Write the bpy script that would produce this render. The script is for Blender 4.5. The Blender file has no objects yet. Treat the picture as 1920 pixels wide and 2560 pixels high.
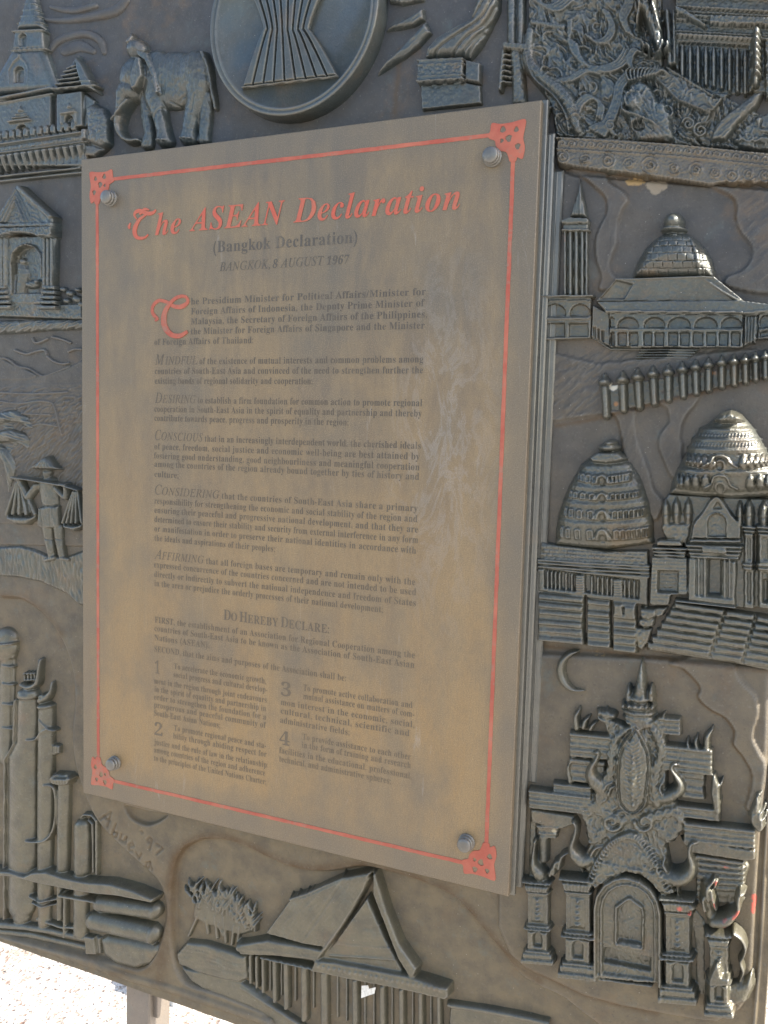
DEBUG = False
import bpy, math
import numpy as np
from mathutils import Matrix, Vector
S = bpy.context.scene
COL = S.collection
rad = math.radians

# ---------------------------------------------------------------- camera
Z0 = 1.93                                   # height of the tablet's top edge above the paving
RC = np.array([[0.91343003, 0.02722034, -0.40608453],
               [0.06103474, -0.99563921, 0.07055017],
               [-0.40239328, -0.08922791, -0.91110813]])
CP = np.array([1115.66, -452.64, 1201.34])  # camera in panel coordinates, millimetres
FPX = 2194.19
cam_d = bpy.data.cameras.new('camera')
cam = bpy.data.objects.new('camera', cam_d)
COL.objects.link(cam)
def p2w(v): return Vector((v[0], -v[2], v[1]))
ax, ay, az = p2w(RC[0]), p2w(-RC[1]), p2w(-RC[2])
M = Matrix(((ax[0], ay[0], az[0]), (ax[1], ay[1], az[1]), (ax[2], ay[2], az[2]))).to_4x4()
M.translation = Vector((CP[0] / 1000, -CP[2] / 1000, CP[1] / 1000 + Z0))
cam.matrix_world = M
cam_d.sensor_fit = 'HORIZONTAL'
cam_d.sensor_width = 36
cam_d.lens = FPX * 36 / 1920
cam_d.clip_start = 0.02
cam_d.clip_end = 500
S.camera = cam

# ---------------------------------------------------------------- light
SUN_EL, SUN_AZ = 38, 5.8                    # sun: right of the panel and a little behind its face
w = bpy.data.worlds.new('World'); S.world = w; w.use_nodes = True
wn = w.node_tree
bg = wn.nodes['Background']
sky = wn.nodes.new('ShaderNodeTexSky')
sky.sky_type = 'NISHITA'; sky.sun_disc = False
sky.sun_elevation = rad(SUN_EL); sky.sun_rotation = rad(90 - SUN_AZ)
sky.air_density = 1.0; sky.dust_density = 2.0; sky.ozone_density = 1.0
wn.links.new(sky.outputs[0], bg.inputs[0]); bg.inputs[1].default_value = 0.15
sd_ = Vector((math.cos(rad(SUN_EL)) * math.cos(rad(SUN_AZ)), math.cos(rad(SUN_EL)) * math.sin(rad(SUN_AZ)), math.sin(rad(SUN_EL))))
sl = bpy.data.lights.new('sun', 'SUN'); sl.energy = 5.0; sl.angle = rad(0.5); sl.color = (1, 0.95, 0.87)
so = bpy.data.objects.new('sun', sl); COL.objects.link(so)
so.rotation_euler = sd_.to_track_quat('Z', 'Y').to_euler()
so.location = (3, 2, 5)
S.view_settings.view_transform = 'Standard'; S.view_settings.look = 'None'
S.view_settings.gamma = 1; S.view_settings.exposure = 1.5
S.cycles.max_bounces = 6
S.cycles.diffuse_bounces = 3

# ---------------------------------------------------------------- helpers
def P(px, py, h=0.0):
    """photograph pixel -> point (u, v) in mm on the plane at height h over the tablet's face"""
    px = np.asarray(px, float); py = np.asarray(py, float)
    cx, cy = (px - 960) / FPX, (py - 1280) / FPX
    d = [RC[0][i] * cx + RC[1][i] * cy + RC[2][i] for i in range(3)]
    t = (h - CP[2]) / d[2]
    return CP[0] + d[0] * t, CP[1] + d[1] * t
def Q(u, v, h=0.0):
    """point on the plane (mm) -> photograph pixel"""
    d = [u - CP[0], v - CP[1], h - CP[2]]
    c = [RC[i][0] * d[0] + RC[i][1] * d[1] + RC[i][2] * d[2] for i in range(3)]
    return 960 + FPX * c[0] / c[2], 1280 + FPX * c[1] / c[2]

def lattice(shape_u, shape_v, seed):
    return np.random.RandomState(seed).rand(shape_v, shape_u).astype(np.float32)
def noise(x, y, seed=0, n=256):
    """smooth value noise in -1..1"""
    L = lattice(n, n, seed)
    xi = np.floor(x).astype(int); yi = np.floor(y).astype(int)
    fx = x - xi; fy = y - yi
    fx = fx * fx * (3 - 2 * fx); fy = fy * fy * (3 - 2 * fy)
    a = L[yi % n, xi % n]; b = L[yi % n, (xi + 1) % n]; c = L[(yi + 1) % n, xi % n]; d = L[(yi + 1) % n, (xi + 1) % n]
    return ((a * (1 - fx) + b * fx) * (1 - fy) + (c * (1 - fx) + d * fx) * fy) * 2 - 1
def fbm(x, y, seed=0, o=3):
    r = 0; a = 1.0; t = 0
    for i in range(o):
        r = r + a * noise(x * 2 ** i, y * 2 ** i, seed + i * 17); t += a; a *= 0.5
    return r / t
def hatch(x, y, ang, lng, sht, seed=0):
    """chiselled strokes: long in direction ang, narrow across"""
    c, s = math.cos(rad(ang)), math.sin(rad(ang))
    w_ = fbm(x / (lng * 1.3), y / (lng * 1.3), seed + 5, 2) * sht * 1.5
    return noise((x * c + y * s) / lng, (-x * s + y * c + w_) / sht, seed)
def curl(x, y, sc, seed=0):
    """swirling ribbed ornament in -1..1"""
    wx = fbm(x / sc, y / sc, seed, 2); wy = fbm(x / sc + 40, y / sc + 9, seed + 3, 2)
    return np.sin((x + wx * sc * 2.2) * 6.28 / sc) * 0.5 + np.sin((y + wy * sc * 2.2) * 6.28 / sc + wx * 4) * 0.5
def swirl(x, y, lng, sht, amp=90, sc=130, seed=0, ang=60):
    """flowing strands: fine strokes carried along a curving field"""
    wx = fbm(x / sc, y / sc, seed + 1, 2) * amp; wy = fbm(x / sc + 31, y / sc + 17, seed + 2, 2) * amp
    X = x + wx; Y = y + wy; c, s = math.cos(rad(ang)), math.sin(rad(ang))
    return noise((X * c + Y * s) / lng, (-X * s + Y * c) / sht, seed)
def sdf(X, Y, pts):
    """signed distance to polygon, positive inside"""
    pts = [(float(a), float(b)) for a, b in pts]
    d = np.full(X.shape, 1e18); s = np.ones(X.shape)
    n = len(pts); j = n - 1
    for i in range(n):
        x0, y0 = pts[i]; x1, y1 = pts[j]
        ex, ey = x1 - x0, y1 - y0
        wx, wy = X - x0, Y - y0
        t = np.clip((wx * ex + wy * ey) / max(ex * ex + ey * ey, 1e-9), 0, 1)
        d = np.minimum(d, (wx - ex * t) ** 2 + (wy - ey * t) ** 2)
        c1 = Y >= y0; c2 = Y < y1; c3 = ex * wy > ey * wx
        s = np.where((c1 & c2 & c3) | (~c1 & ~c2 & ~c3), -s, s)
        j = i
    return -s * np.sqrt(d) if False else np.where(s < 0, 1, -1) * np.sqrt(d)
def spline(pts, n=6, closed=False):
    """Catmull-Rom through points (any number of components)"""
    P_ = [np.array(p, float) for p in pts]
    N = len(P_); out = []
    rng = range(N) if closed else range(N - 1)
    for i in rng:
        if closed: a, b, c, d = P_[(i - 1) % N], P_[i], P_[(i + 1) % N], P_[(i + 2) % N]
        else: a, b, c, d = P_[max(i - 1, 0)], P_[i], P_[i + 1], P_[min(i + 2, N - 1)]
        for k in range(n):
            t = k / n
            out.append(0.5 * ((2 * b) + (c - a) * t + (2 * a - 5 * b + 4 * c - d) * t * t + (3 * b - a - 3 * c + d) * t ** 3))
    if not closed: out.append(P_[-1])
    return out

def link_mesh(name, verts, faces, mat, parent=None, smooth=True):
    me = bpy.data.meshes.new(name)
    verts = np.asarray(verts, np.float32)
    if isinstance(faces, np.ndarray):
        k = faces.shape[1]; nf = len(faces)
        me.vertices.add(len(verts)); me.vertices.foreach_set('co', verts.ravel())
        me.loops.add(nf * k); me.loops.foreach_set('vertex_index', faces.ravel().astype(np.int32))
        me.polygons.add(nf)
        me.polygons.foreach_set('loop_start', np.arange(0, nf * k, k, dtype=np.int32))
        me.polygons.foreach_set('loop_total', np.full(nf, k, np.int32))
        me.update(calc_edges=True)
    else:
        me.from_pydata([tuple(v) for v in verts], [], faces); me.update()
    me.materials.append(mat)
    me.polygons.foreach_set('use_smooth', np.full(len(me.polygons), smooth, bool))
    o = bpy.data.objects.new(name, me)
    COL.objects.link(o)
    if parent is not None: o.parent = parent
    return o
def W3(u, v, h):
    """panel mm -> world metres"""
    return np.stack([np.asarray(u) / 1000, -np.asarray(h) / 1000, np.asarray(v) / 1000 + Z0], -1)

class Relief:
    """A piece cast in relief: a height grid lying on the panel's plane. Outlines are typed in the
    units of frame (ox, oy, scale) and carried to the panel's plane; heights are millimetres."""
    def __init__(s, fr, box, base=-41.0, href=-28.0, res=1.25):
        s.fr = fr; s.base = base; s.href = href
        x0, y0, x1, y1 = box
        cs = [P(fr[0] + a / fr[2], fr[1] + b / fr[2], href) for a, b in ((x0, y0), (x1, y0), (x1, y1), (x0, y1))]
        u0 = min(c[0] for c in cs); u1 = max(c[0] for c in cs); v0 = min(c[1] for c in cs); v1 = max(c[1] for c in cs)
        s.nu = max(3, int((u1 - u0) / res) + 1); s.nv = max(3, int((v1 - v0) / res) + 1)
        s.U, s.V = np.meshgrid(np.linspace(u0, u1, s.nu), np.linspace(v0, v1, s.nv))
        qx, qy = Q(s.U, s.V, href)
        s.X = (qx - fr[0]) * fr[2]; s.Y = (qy - fr[1]) * fr[2]
        s.H = np.full(s.U.shape, -8.0); s.I = np.zeros(s.U.shape, int); s.names = [None]
        s.u0, s.u1, s.v0, s.v1 = u0, u1, v0, v1
        s.k = abs(P(fr[0] + x0 / fr[2] + 1, fr[1] + y0 / fr[2], href)[0] - P(fr[0] + x0 / fr[2], fr[1] + y0 / fr[2], href)[0]) / fr[2]
    def sl(s, xs, ys, m):
        xs = [min(xs) - m, max(xs) + m]; ys = [min(ys) - m, max(ys) + m]
        u, v = P(s.fr[0] + np.array([xs[0], xs[1], xs[1], xs[0]]) / s.fr[2], s.fr[1] + np.array([ys[0], ys[0], ys[1], ys[1]]) / s.fr[2], s.href)
        i0 = int(np.clip((u.min() - s.u0) / (s.u1 - s.u0) * (s.nu - 1) - 1, 0, s.nu - 1)); i1 = int(np.clip((u.max() - s.u0) / (s.u1 - s.u0) * (s.nu - 1) + 2, i0 + 1, s.nu))
        j0 = int(np.clip((v.min() - s.v0) / (s.v1 - s.v0) * (s.nv - 1) - 1, 0, s.nv - 1)); j1 = int(np.clip((v.max() - s.v0) / (s.v1 - s.v0) * (s.nv - 1) + 2, j0 + 1, s.nv))
        return slice(j0, j1), slice(i0, i1)
    def put(s, q, F, mode, top=None):
        H = s.H[q]
        if mode == 'max': s.H[q] = np.maximum(H, F)
        elif mode == 'add': s.H[q] = H + np.maximum(F, 0)
        elif mode == 'cut': s.H[q] = H - np.maximum(F, 0)
        elif mode == 'on':  s.H[q] = np.where(F > -2, np.maximum(H, H * 0 + F), H)
        elif mode == 'smax':
            k = 3.0; d = np.clip(0.5 + 0.5 * (F - H) / k, 0, 1); s.H[q] = H * (1 - d) + F * d + k * d * (1 - d)
    def ell(s, x, y, rx, ry=None, h=8, ang=0, mode='max', base=0, p=0.5):
        ry = ry or rx; m = max(rx, ry) * 1.3
        q = s.sl([x], [y], m); X = s.X[q] - x; Y = s.Y[q] - y
        c, sn = math.cos(rad(ang)), math.sin(rad(ang))
        r = np.sqrt(((X * c + Y * sn) / rx) ** 2 + ((-X * sn + Y * c) / ry) ** 2)
        F = np.where(r < 1, h * np.power(np.clip(1 - r * r, 0, 1), p) + base, base - (r - 1) * min(rx, ry) * s.k * 3)
        s.put(q, F, mode); return s
    def tube(s, pts, mode='max', flat=0.5, n=1, sp=0):
        """pts: (x, y, radius, height[, base])"""
        if sp: pts = spline(pts, sp)
        mr = max(p[2] for p in pts)
        q = s.sl([p[0] for p in pts], [p[1] for p in pts], mr * 1.4 + 2)
        X, Y = s.X[q], s.Y[q]; best = np.full(X.shape, -1e9)
        for a, b in zip(pts[:-1], pts[1:]):
            ex, ey = b[0] - a[0], b[1] - a[1]; L = max(ex * ex + ey * ey, 1e-6)
            t = np.clip(((X - a[0]) * ex + (Y - a[1]) * ey) / L, 0, 1)
            d = np.hypot(X - a[0] - ex * t, Y - a[1] - ey * t)
            r = a[2] + (b[2] - a[2]) * t; h = a[3] + (b[3] - a[3]) * t
            bs = (a[4] + (b[4] - a[4]) * t) if len(a) > 4 else 0
            x_ = d / np.maximum(r, 0.1)
            F = np.where(x_ < 1, h * np.power(np.clip(1 - x_ * x_, 0, 1), flat) + bs, bs - (d - r) * s.k * 3)
            best = np.maximum(best, F)
        s.put(q, best, mode); return s
    def poly(s, pts, h=8, bev=3, mode='max', base=0, rnd=False, slope=None, fn=None, sp=0):
        """slope: (x0,y0,dh0,x1,y1,dh1) adds a linear tilt; fn(X,Y,sd) adds relief inside"""
        if sp: pts = spline(pts, sp, True)
        q = s.sl([p[0] for p in pts], [p[1] for p in pts], bev + 3)
        X, Y = s.X[q], s.Y[q]; d = sdf(X, Y, pts)
        t = np.clip(d / bev, -2, 1)
        if rnd: t = np.where(t > 0, np.sqrt(1 - (1 - np.clip(t, 0, 1)) ** 2), t)
        hh = h
        if slope:
            x0, y0, a, x1, y1, b = slope; L = (x1 - x0) ** 2 + (y1 - y0) ** 2
            hh = h + a + (b - a) * np.clip(((X - x0) * (x1 - x0) + (Y - y0) * (y1 - y0)) / L, 0, 1)
        if fn is not None: hh = hh + fn(X, Y, d)
        s.put(q, hh * t + base if mode != 'cut' else np.where(t > 0, hh * t, 0), mode); return s
    def groove(s, pts, w_=2, dep=1.5, sp=0):
        if sp: pts = spline(pts, sp)
        q = s.sl([p[0] for p in pts], [p[1] for p in pts], w_ * 3)
        X, Y = s.X[q], s.Y[q]; D = np.full(X.shape, 1e9)
        for a, b in zip(pts[:-1], pts[1:]):
            ex, ey = b[0] - a[0], b[1] - a[1]; L = max(ex * ex + ey * ey, 1e-6)
            t = np.clip(((X - a[0]) * ex + (Y - a[1]) * ey) / L, 0, 1)
            D = np.minimum(D, np.hypot(X - a[0] - ex * t, Y - a[1] - ey * t))
        s.H[q] -= dep * np.exp(-(D / w_) ** 2); return s
    def bead(s, pts, w_=2, dep=1.5, sp=0): return s.groove(pts, w_, -dep, sp)
    def tex(s, fn, pts=None, edge=4):
        """add fn(X, Y) where the piece stands proud (inside pts if given)"""
        q = (slice(None), slice(None)) if pts is None else s.sl([p[0] for p in pts], [p[1] for p in pts], 2)
        X, Y = s.X[q], s.Y[q]
        m = np.clip(s.H[q] / 2, 0, 1)
        if pts is not None: m = m * np.clip(sdf(X, Y, pts) / edge, 0, 1)
        s.H[q] += fn(X, Y) * m; return s
    def warp_up(s, fn):
        m = np.clip((s.H + 1) / 2, 0, 1); s.H += fn(s.X, s.Y) * m; return s
    def mark(s, name, pts=None, mask=None, label=None):
        """faces inside pts become an object of their own, child of this piece"""
        s.names.append((name, label)); i = len(s.names) - 1
        if mask is not None: s.I[mask] = i
        else:
            q = s.sl([p[0] for p in pts], [p[1] for p in pts], 2)
            s.I[q] = np.where(sdf(s.X[q], s.Y[q], pts) > 0, i, s.I[q])
        return s
    def soften(s, n=1):
        """hand-modelled softness: round off the crisp arrises"""
        H = np.maximum(s.H, -4.0)
        for _ in range(n):
            A = np.pad(H, 1, mode='edge')
            H = (A[:-2, 1:-1] + A[2:, 1:-1] + A[1:-1, :-2] + A[1:-1, 2:] + 2 * H) / 6
        s.H = H; return s
    def build(s, name, mat, parent, label=None, floor=-3.0):
        H = np.maximum(s.H, floor); on = s.H > floor + 0.5
        idx = np.arange(s.nu * s.nv).reshape(s.nv, s.nu)
        a, b, c, d = idx[:-1, :-1], idx[:-1, 1:], idx[1:, 1:], idx[1:, :-1]
        f_on = on[:-1, :-1] | on[:-1, 1:] | on[1:, 1:] | on[1:, :-1]
        fid = s.I[:-1, :-1]
        V = W3(s.U, s.V, s.base + H).reshape(-1, 3)
        F = np.stack([a, b, c, d], -1)
        root = None; out = []
        for k, nm in enumerate(s.names):
            f = F[f_on & (fid == k)]
            if len(f) == 0: continue
            used, inv = np.unique(f, return_inverse=True)
            o = link_mesh(name if k == 0 else nm[0], V[used], inv.reshape(-1, 4), mat, parent if k == 0 else root)
            if k == 0:
                root = o
                if label: o['label'] = label
            elif nm[1]: o['label'] = nm[1]
            out.append(o)
        return root
def tag(o, label=None, cat=None, group=None, kind=None):
    for k, v in (('label', label), ('category', cat), ('group', group), ('kind', kind)):
        if v: o[k] = v
    return o
def empty(name, u, v, h):
    o = bpy.data.objects.new(name, None); COL.objects.link(o); return o   # world origin keeps panel coordinates for its parts

# ---------------------------------------------------------------- materials
class NT:
    def __init__(s, name):
        s.m = bpy.data.materials.new(name); s.m.use_nodes = True; s.t = s.m.node_tree
        s.b = s.t.nodes['Principled BSDF']; s.tc = s.t.nodes.new('ShaderNodeTexCoord')
    def n(s, typ, **kw):
        x = s.t.nodes.new(typ)
        for k, v in kw.items():
            if k.startswith('i_'): x.inputs[int(k[2:])].default_value = v
            else: setattr(x, k, v)
        return x
    def l(s, a, b): s.t.links.new(a, b)
    def noise(s, scale, detail=4, rough=0.55, stretch=(1, 1, 1), dist=0.0, off=(0, 0, 0)):
        mp = s.n('ShaderNodeMapping'); mp.inputs['Scale'].default_value = stretch; mp.inputs['Location'].default_value = off
        s.l(s.tc.outputs['Object'], mp.inputs[0])
        x = s.n('ShaderNodeTexNoise'); x.inputs['Scale'].default_value = scale; x.inputs['Detail'].default_value = detail
        x.inputs['Roughness'].default_value = rough; x.inputs['Distortion'].default_value = dist
        s.l(mp.outputs[0], x.inputs['Vector']); return x.outputs['Fac']
    def ramp(s, fac, stops):
        x = s.n('ShaderNodeValToRGB'); e = x.color_ramp.elements
        while len(e) < len(stops): e.new(0.5)
        for q, (p, c) in zip(e, stops):
            q.position = p; q.color = (*c, 1) if len(c) == 3 else c
        s.l(fac, x.inputs[0]); return x.outputs[0]
    def mix(s, fac, a, b, mode='MIX'):
        x = s.n('ShaderNodeMix', data_type='RGBA', blend_type=mode)
        if isinstance(fac, (int, float)): x.inputs[0].default_value = fac
        else: s.l(fac, x.inputs[0])
        for i, v in ((6, a), (7, b)):
            if isinstance(v, tuple): x.inputs[i].default_value = (*v, 1)
            else: s.l(v, x.inputs[i])
        return x.outputs[2]
    def math(s, op, a, b=0.0, clamp=False):
        x = s.n('ShaderNodeMath', operation=op, use_clamp=clamp)
        for i, v in ((0, a), (1, b)):
            if isinstance(v, (int, float)): x.inputs[i].default_value = v
            else: s.l(v, x.inputs[i])
        return x.outputs[0]
    def bump(s, fac, strength, dist):
        x = s.n('ShaderNodeBump'); x.inputs['Strength'].default_value = strength; x.inputs['Distance'].default_value = dist
        s.l(fac, x.inputs['Height']); s.l(x.outputs[0], s.b.inputs['Normal']); return x
g3 = lambda v: (v, v, v)

def low_zone(k):
    sx = k.n('ShaderNodeSeparateXYZ'); k.l(k.tc.outputs['Object'], sx.inputs[0])
    m = k.n('ShaderNodeMapRange'); k.l(sx.outputs[2], m.inputs[0]); m.inputs[1].default_value = 1.95; m.inputs[2].default_value = 0.75
    return k.math('ADD', m.outputs[0], k.math('MULTIPLY', k.math('SUBTRACT', k.noise(3.5, 4, 0.6, off=(9, 2, 4)), 0.5), 0.7), True)
def stains(k, c, pts, col, seed=0, amt=0.9):
    """blotches of paint or lime at given spots: (px, py, height, radius in mm)"""
    acc = None
    nz = k.noise(70, 4, 0.7, off=(seed, 3, 1))
    for px, py, h, r in pts:
        r = r * 1.35 if col[0] > 2.5 * col[1] else r * 0.7
        u, v = P(px, py, h); p = W3(float(u), float(v), h)
        d = k.n('ShaderNodeVectorMath', operation='DISTANCE'); k.l(k.tc.outputs['Object'], d.inputs[0]); d.inputs[1].default_value = tuple(float(q) for q in p)
        f = k.math('SUBTRACT', r / 1000 * 2.0, k.math('ADD', d.outputs['Value'], k.math('MULTIPLY', nz, r / 1000 * 1.6)))
        acc = f if acc is None else k.math('MAXIMUM', acc, f)
    m = k.ramp(k.math('MULTIPLY', acc, 400), [(0.0, g3(0)), (0.9, g3(amt))])
    return k.mix(m, c, col)
def bronze(name, dark, brown, blue, low, rough=0.42, metal=0.35, coat=0.6, spots=(), attr=False, grain=1.0):
    k = NT(name)
    n1 = k.noise(9, 6, 0.6); n2 = k.noise(34, 5, 0.6, off=(3, 1, 2)); n3 = k.noise(260, 3, 0.6)
    c = k.mix(k.ramp(n1, [(0.5 - 0.12, g3(0)), (0.5 + 0.14, g3(1))]), blue, brown)
    c = k.mix(k.math('MULTIPLY', low_zone(k), 0.85), c, low)  # browner lower down: dust, with warm bounce from the paving painted in
    c = k.mix(k.ramp(n2, [(0.38, g3(0)), (0.75, g3(0.5))]), c, dark)
    c = k.mix(k.ramp(k.noise(16, 5, 0.65, off=(8, 1, 5)), [(0.56, g3(0)), (0.72, g3(0.45))]), c, (0.145, 0.095, 0.05))    # rusty brown bloom
    c = k.mix(k.ramp(k.noise(22, 5, 0.7, off=(1, 8, 5)), [(0.58, g3(0)), (0.75, g3(0.4))]), c, (0.09, 0.125, 0.12))       # green-blue bloom
    geo = k.n('ShaderNodeNewGeometry')
    edge = k.ramp(geo.outputs['Pointiness'], [(0.505, g3(0)), (0.57, g3(1))])
    c = k.mix(k.math('MULTIPLY', edge, 0.35), c, (0.21, 0.205, 0.185))          # ridges rubbed to paler metal
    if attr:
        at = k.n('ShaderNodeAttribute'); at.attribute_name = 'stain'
        c = k.mix(k.math('MULTIPLY', at.outputs['Fac'], k.ramp(k.noise(30, 4, 0.7), [(0.3, g3(0.35)), (0.6, g3(1))])), c, (0.085, 0.052, 0.022))  # dirt and painted ledge shade share this dark brown
    c = k.mix(k.ramp(n3, [(0.58, g3(0)), (0.74, g3(0.30 * grain))]), c, (0.20, 0.19, 0.165))
    c = k.mix(k.ramp(k.noise(240, 3, 0.6, off=(4, 4, 4)), [(0.60, g3(0)), (0.74, g3(0.45 * grain))]), c, (0.03, 0.028, 0.024))
    dots = k.n('ShaderNodeTexVoronoi'); dots.inputs['Scale'].default_value = 75; k.l(k.tc.outputs['Object'], dots.inputs['Vector'])
    c = k.mix(k.ramp(dots.outputs['Distance'], [(0.0, g3(0.8)), (0.05, g3(0.0))]), c, (0.6, 0.58, 0.52))  # lime specks
    for sp_, col in spots: c = stains(k, c, sp_, col)
    k.l(c, k.b.inputs['Base Color'])
    k.b.inputs['Metallic'].default_value = metal
    k.b.inputs['Coat Weight'].default_value = coat; k.b.inputs['Coat Roughness'].default_value = 0.16
    r = k.n('ShaderNodeMapRange'); k.l(n2, r.inputs[0]); r.inputs[3].default_value = rough - 0.08; r.inputs[4].default_value = rough + 0.18
    k.l(r.outputs[0], k.b.inputs['Roughness'])
    k.bump(k.math('ADD', k.noise(330, 3, 0.65), k.math('MULTIPLY', n2, 0.7)), 0.5, 0.0016)
    return k.m
LIME = (0.42, 0.36, 0.24); OCHRE = (0.36, 0.24, 0.10); REDP = (0.45, 0.09, 0.06)
FIG = dict(dark=(0.027, 0.028, 0.025), brown=(0.080, 0.078, 0.057), blue=(0.044, 0.062, 0.066), low=(0.112, 0.098, 0.058))
M_FIG = bronze('figure_bronze', **FIG)
M_FIG_MOSQUE = bronze('minaret_bronze', **FIG, spots=[([(1430, 445, -20, 9), (1426, 470, -20, 7), (1421, 495, -20, 6), (1418, 512, -20, 4)], LIME), ([(1434, 431, -20, 6), (1412, 588, -20, 6), (1415, 600, -22, 5)], (0.22, 0.10, 0.05)), ([(1788, 955, -18, 4), (1784, 560, -20, 3), (1407, 812, -24, 3)], OCHRE)])
M_FIG_POSTS = bronze('post_bronze', **FIG, spots=[([(1534, 966, -30, 8)], (0.6, 0.57, 0.48)), ([(1540, 1010, -30, 5), (1786, 932, -28, 5), (1755, 940, -28, 4)], (0.33, 0.15, 0.05)), ([(1515, 1040, -30, 4), (1745, 980, -30, 4)], LIME)])
M_FIG_GATE = bronze('gate_bronze', **FIG, spots=[([(1800, 2172, -14, 3.5), (1809, 2174, -14, 4), (1818, 2177, -14, 4), (1806, 2180, -14, 3.5), (1816, 2184, -14, 3), (1828, 2186, -14, 3), (1793, 2213, -8, 4), (1788, 2240, 0, 4), (1790, 2255, 0, 4), (1794, 2270, 0, 5), (1798, 2284, 0, 5.5), (1788, 2292, 0, 5), (1770, 2294, 0, 5), (1760, 2290, 0, 4), (1805, 2296, 0, 5), (1842, 2300, 0, 5), (1850, 2292, 0, 4.5), (1725, 2287, -8, 3.5), (1728, 2298, -8, 3), (1700, 2272, -8, 3), (1812, 2330, -2, 4)], REDP), ([(1385, 2080, -20, 6), (1395, 2078, -20, 5)], LIME)])
M_BEAM = bronze('beam_bronze', **{**FIG, 'brown': (0.115, 0.092, 0.06), 'blue': (0.10, 0.088, 0.066)}, spots=[([(1612, 348, -18, 4)], (0.75, 0.65, 0.3))])
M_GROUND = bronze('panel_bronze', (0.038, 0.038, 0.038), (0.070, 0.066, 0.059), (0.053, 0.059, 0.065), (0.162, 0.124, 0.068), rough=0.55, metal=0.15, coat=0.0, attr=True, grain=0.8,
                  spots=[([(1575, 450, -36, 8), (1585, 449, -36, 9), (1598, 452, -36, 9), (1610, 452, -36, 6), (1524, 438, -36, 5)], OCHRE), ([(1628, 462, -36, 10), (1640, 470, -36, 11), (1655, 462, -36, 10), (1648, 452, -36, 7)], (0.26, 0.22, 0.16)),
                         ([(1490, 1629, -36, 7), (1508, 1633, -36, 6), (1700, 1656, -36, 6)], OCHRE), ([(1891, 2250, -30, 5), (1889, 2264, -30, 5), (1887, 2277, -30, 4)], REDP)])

def plate_material():
    k = NT('tablet_bronze')
    n1 = k.noise(7, 6, 0.62); ns = k.noise(7, 7, 0.7, stretch=(3.2, 1, 0.6), dist=0.8); nf = k.noise(300, 3, 0.7, stretch=(1, 1, 0.25))
    c = k.mix(k.ramp(n1, [(0.36, g3(0)), (0.66, g3(1))]), (0.122, 0.103, 0.079), (0.194, 0.145, 0.083))
    sx = k.n('ShaderNodeSeparateXYZ'); k.l(k.tc.outputs['Object'], sx.inputs[0])
    low = k.n('ShaderNodeMapRange'); k.l(sx.outputs[2], low.inputs[0]); low.inputs[1].default_value = 1.75; low.inputs[2].default_value = 1.0
    c = k.mix(k.math('MULTIPLY', low.outputs[0], 0.75), c, (0.306, 0.194, 0.079))     # warm light off the paving, painted in as browner colour low down
    c = k.mix(k.ramp(ns, [(0.40, g3(0)), (0.68, g3(0.62))]), c, (0.270, 0.195, 0.102))
    c = k.mix(k.ramp(k.noise(5, 5, 0.6, off=(7, 7, 7), stretch=(1.5, 1, 1)), [(0.45, g3(0)), (0.68, g3(0.7))]), c, (0.122, 0.108, 0.084))
    c = k.mix(k.ramp(nf, [(0.42, g3(0)), (0.78, g3(0.35))]), c, (0.112, 0.096, 0.073))
    mx = k.math('DIVIDE', k.math('ABSOLUTE', k.math('SUBTRACT', sx.outputs[0], 0.4)), 0.4); mz = k.math('DIVIDE', k.math('ABSOLUTE', k.math('SUBTRACT', sx.outputs[2], Z0 - 0.561)), 0.561)
    mg = k.math('ADD', k.math('MAXIMUM', mx, mz), k.math('MULTIPLY', k.math('SUBTRACT', k.noise(12, 4, 0.6), 0.5), 0.12))
    c = k.mix(k.ramp(mg, [(0.86, g3(0)), (0.96, g3(0.6))]), c, (0.127, 0.112, 0.087))       # greyer patina in the margin
    d1 = k.n('ShaderNodeVectorMath', operation='DISTANCE'); mp1 = k.n('ShaderNodeMapping'); mp1.inputs['Scale'].default_value = (3.2, 1, 1); k.l(k.tc.outputs['Object'], mp1.inputs[0]); k.l(mp1.outputs[0], d1.inputs[0]); d1.inputs[1].default_value = (0.675 * 3.2, 0, Z0 - 0.46)
    sm = k.math('MULTIPLY', k.ramp(d1.outputs['Value'], [(0.05, g3(1)), (0.34, g3(0))]), k.ramp(k.noise(9, 6, 0.7, stretch=(1.6, 1, 0.8), dist=2.5, off=(2, 2, 6)), [(0.48, g3(0)), (0.55, g3(0.30)), (0.61, g3(0.05))]))
    c = k.mix(sm, c, (0.33, 0.32, 0.30))                                                    # limy smear right of the text
    gr = k.noise(620, 2, 0.7); c = k.mix(k.ramp(gr, [(0.35, g3(0.35)), (0.5, g3(0))]), c, (0.072, 0.059, 0.041)); c = k.mix(k.ramp(gr, [(0.55, g3(0)), (0.72, g3(0.3))]), c, (0.408, 0.342, 0.234))
    dr = k.noise(5, 6, 0.75, stretch=(9, 1, 0.8), dist=1.5, off=(1, 4, 2))
    c = k.mix(k.ramp(dr, [(0.63, g3(0)), (0.74, g3(0.30))]), c, (0.36, 0.35, 0.33))   # limy run marks
    k.l(c, k.b.inputs['Base Color']); k.b.inputs['Metallic'].default_value = 0.15; k.b.inputs['Roughness'].default_value = 0.5
    k.bump(k.math('ADD', k.noise(500, 2, 0.6), k.math('MULTIPLY', k.noise(60, 3, 0.6, stretch=(1, 1, 0.4)), 0.8)), 0.22, 0.0008)
    return k.m
M_PLATE = plate_material()
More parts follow.
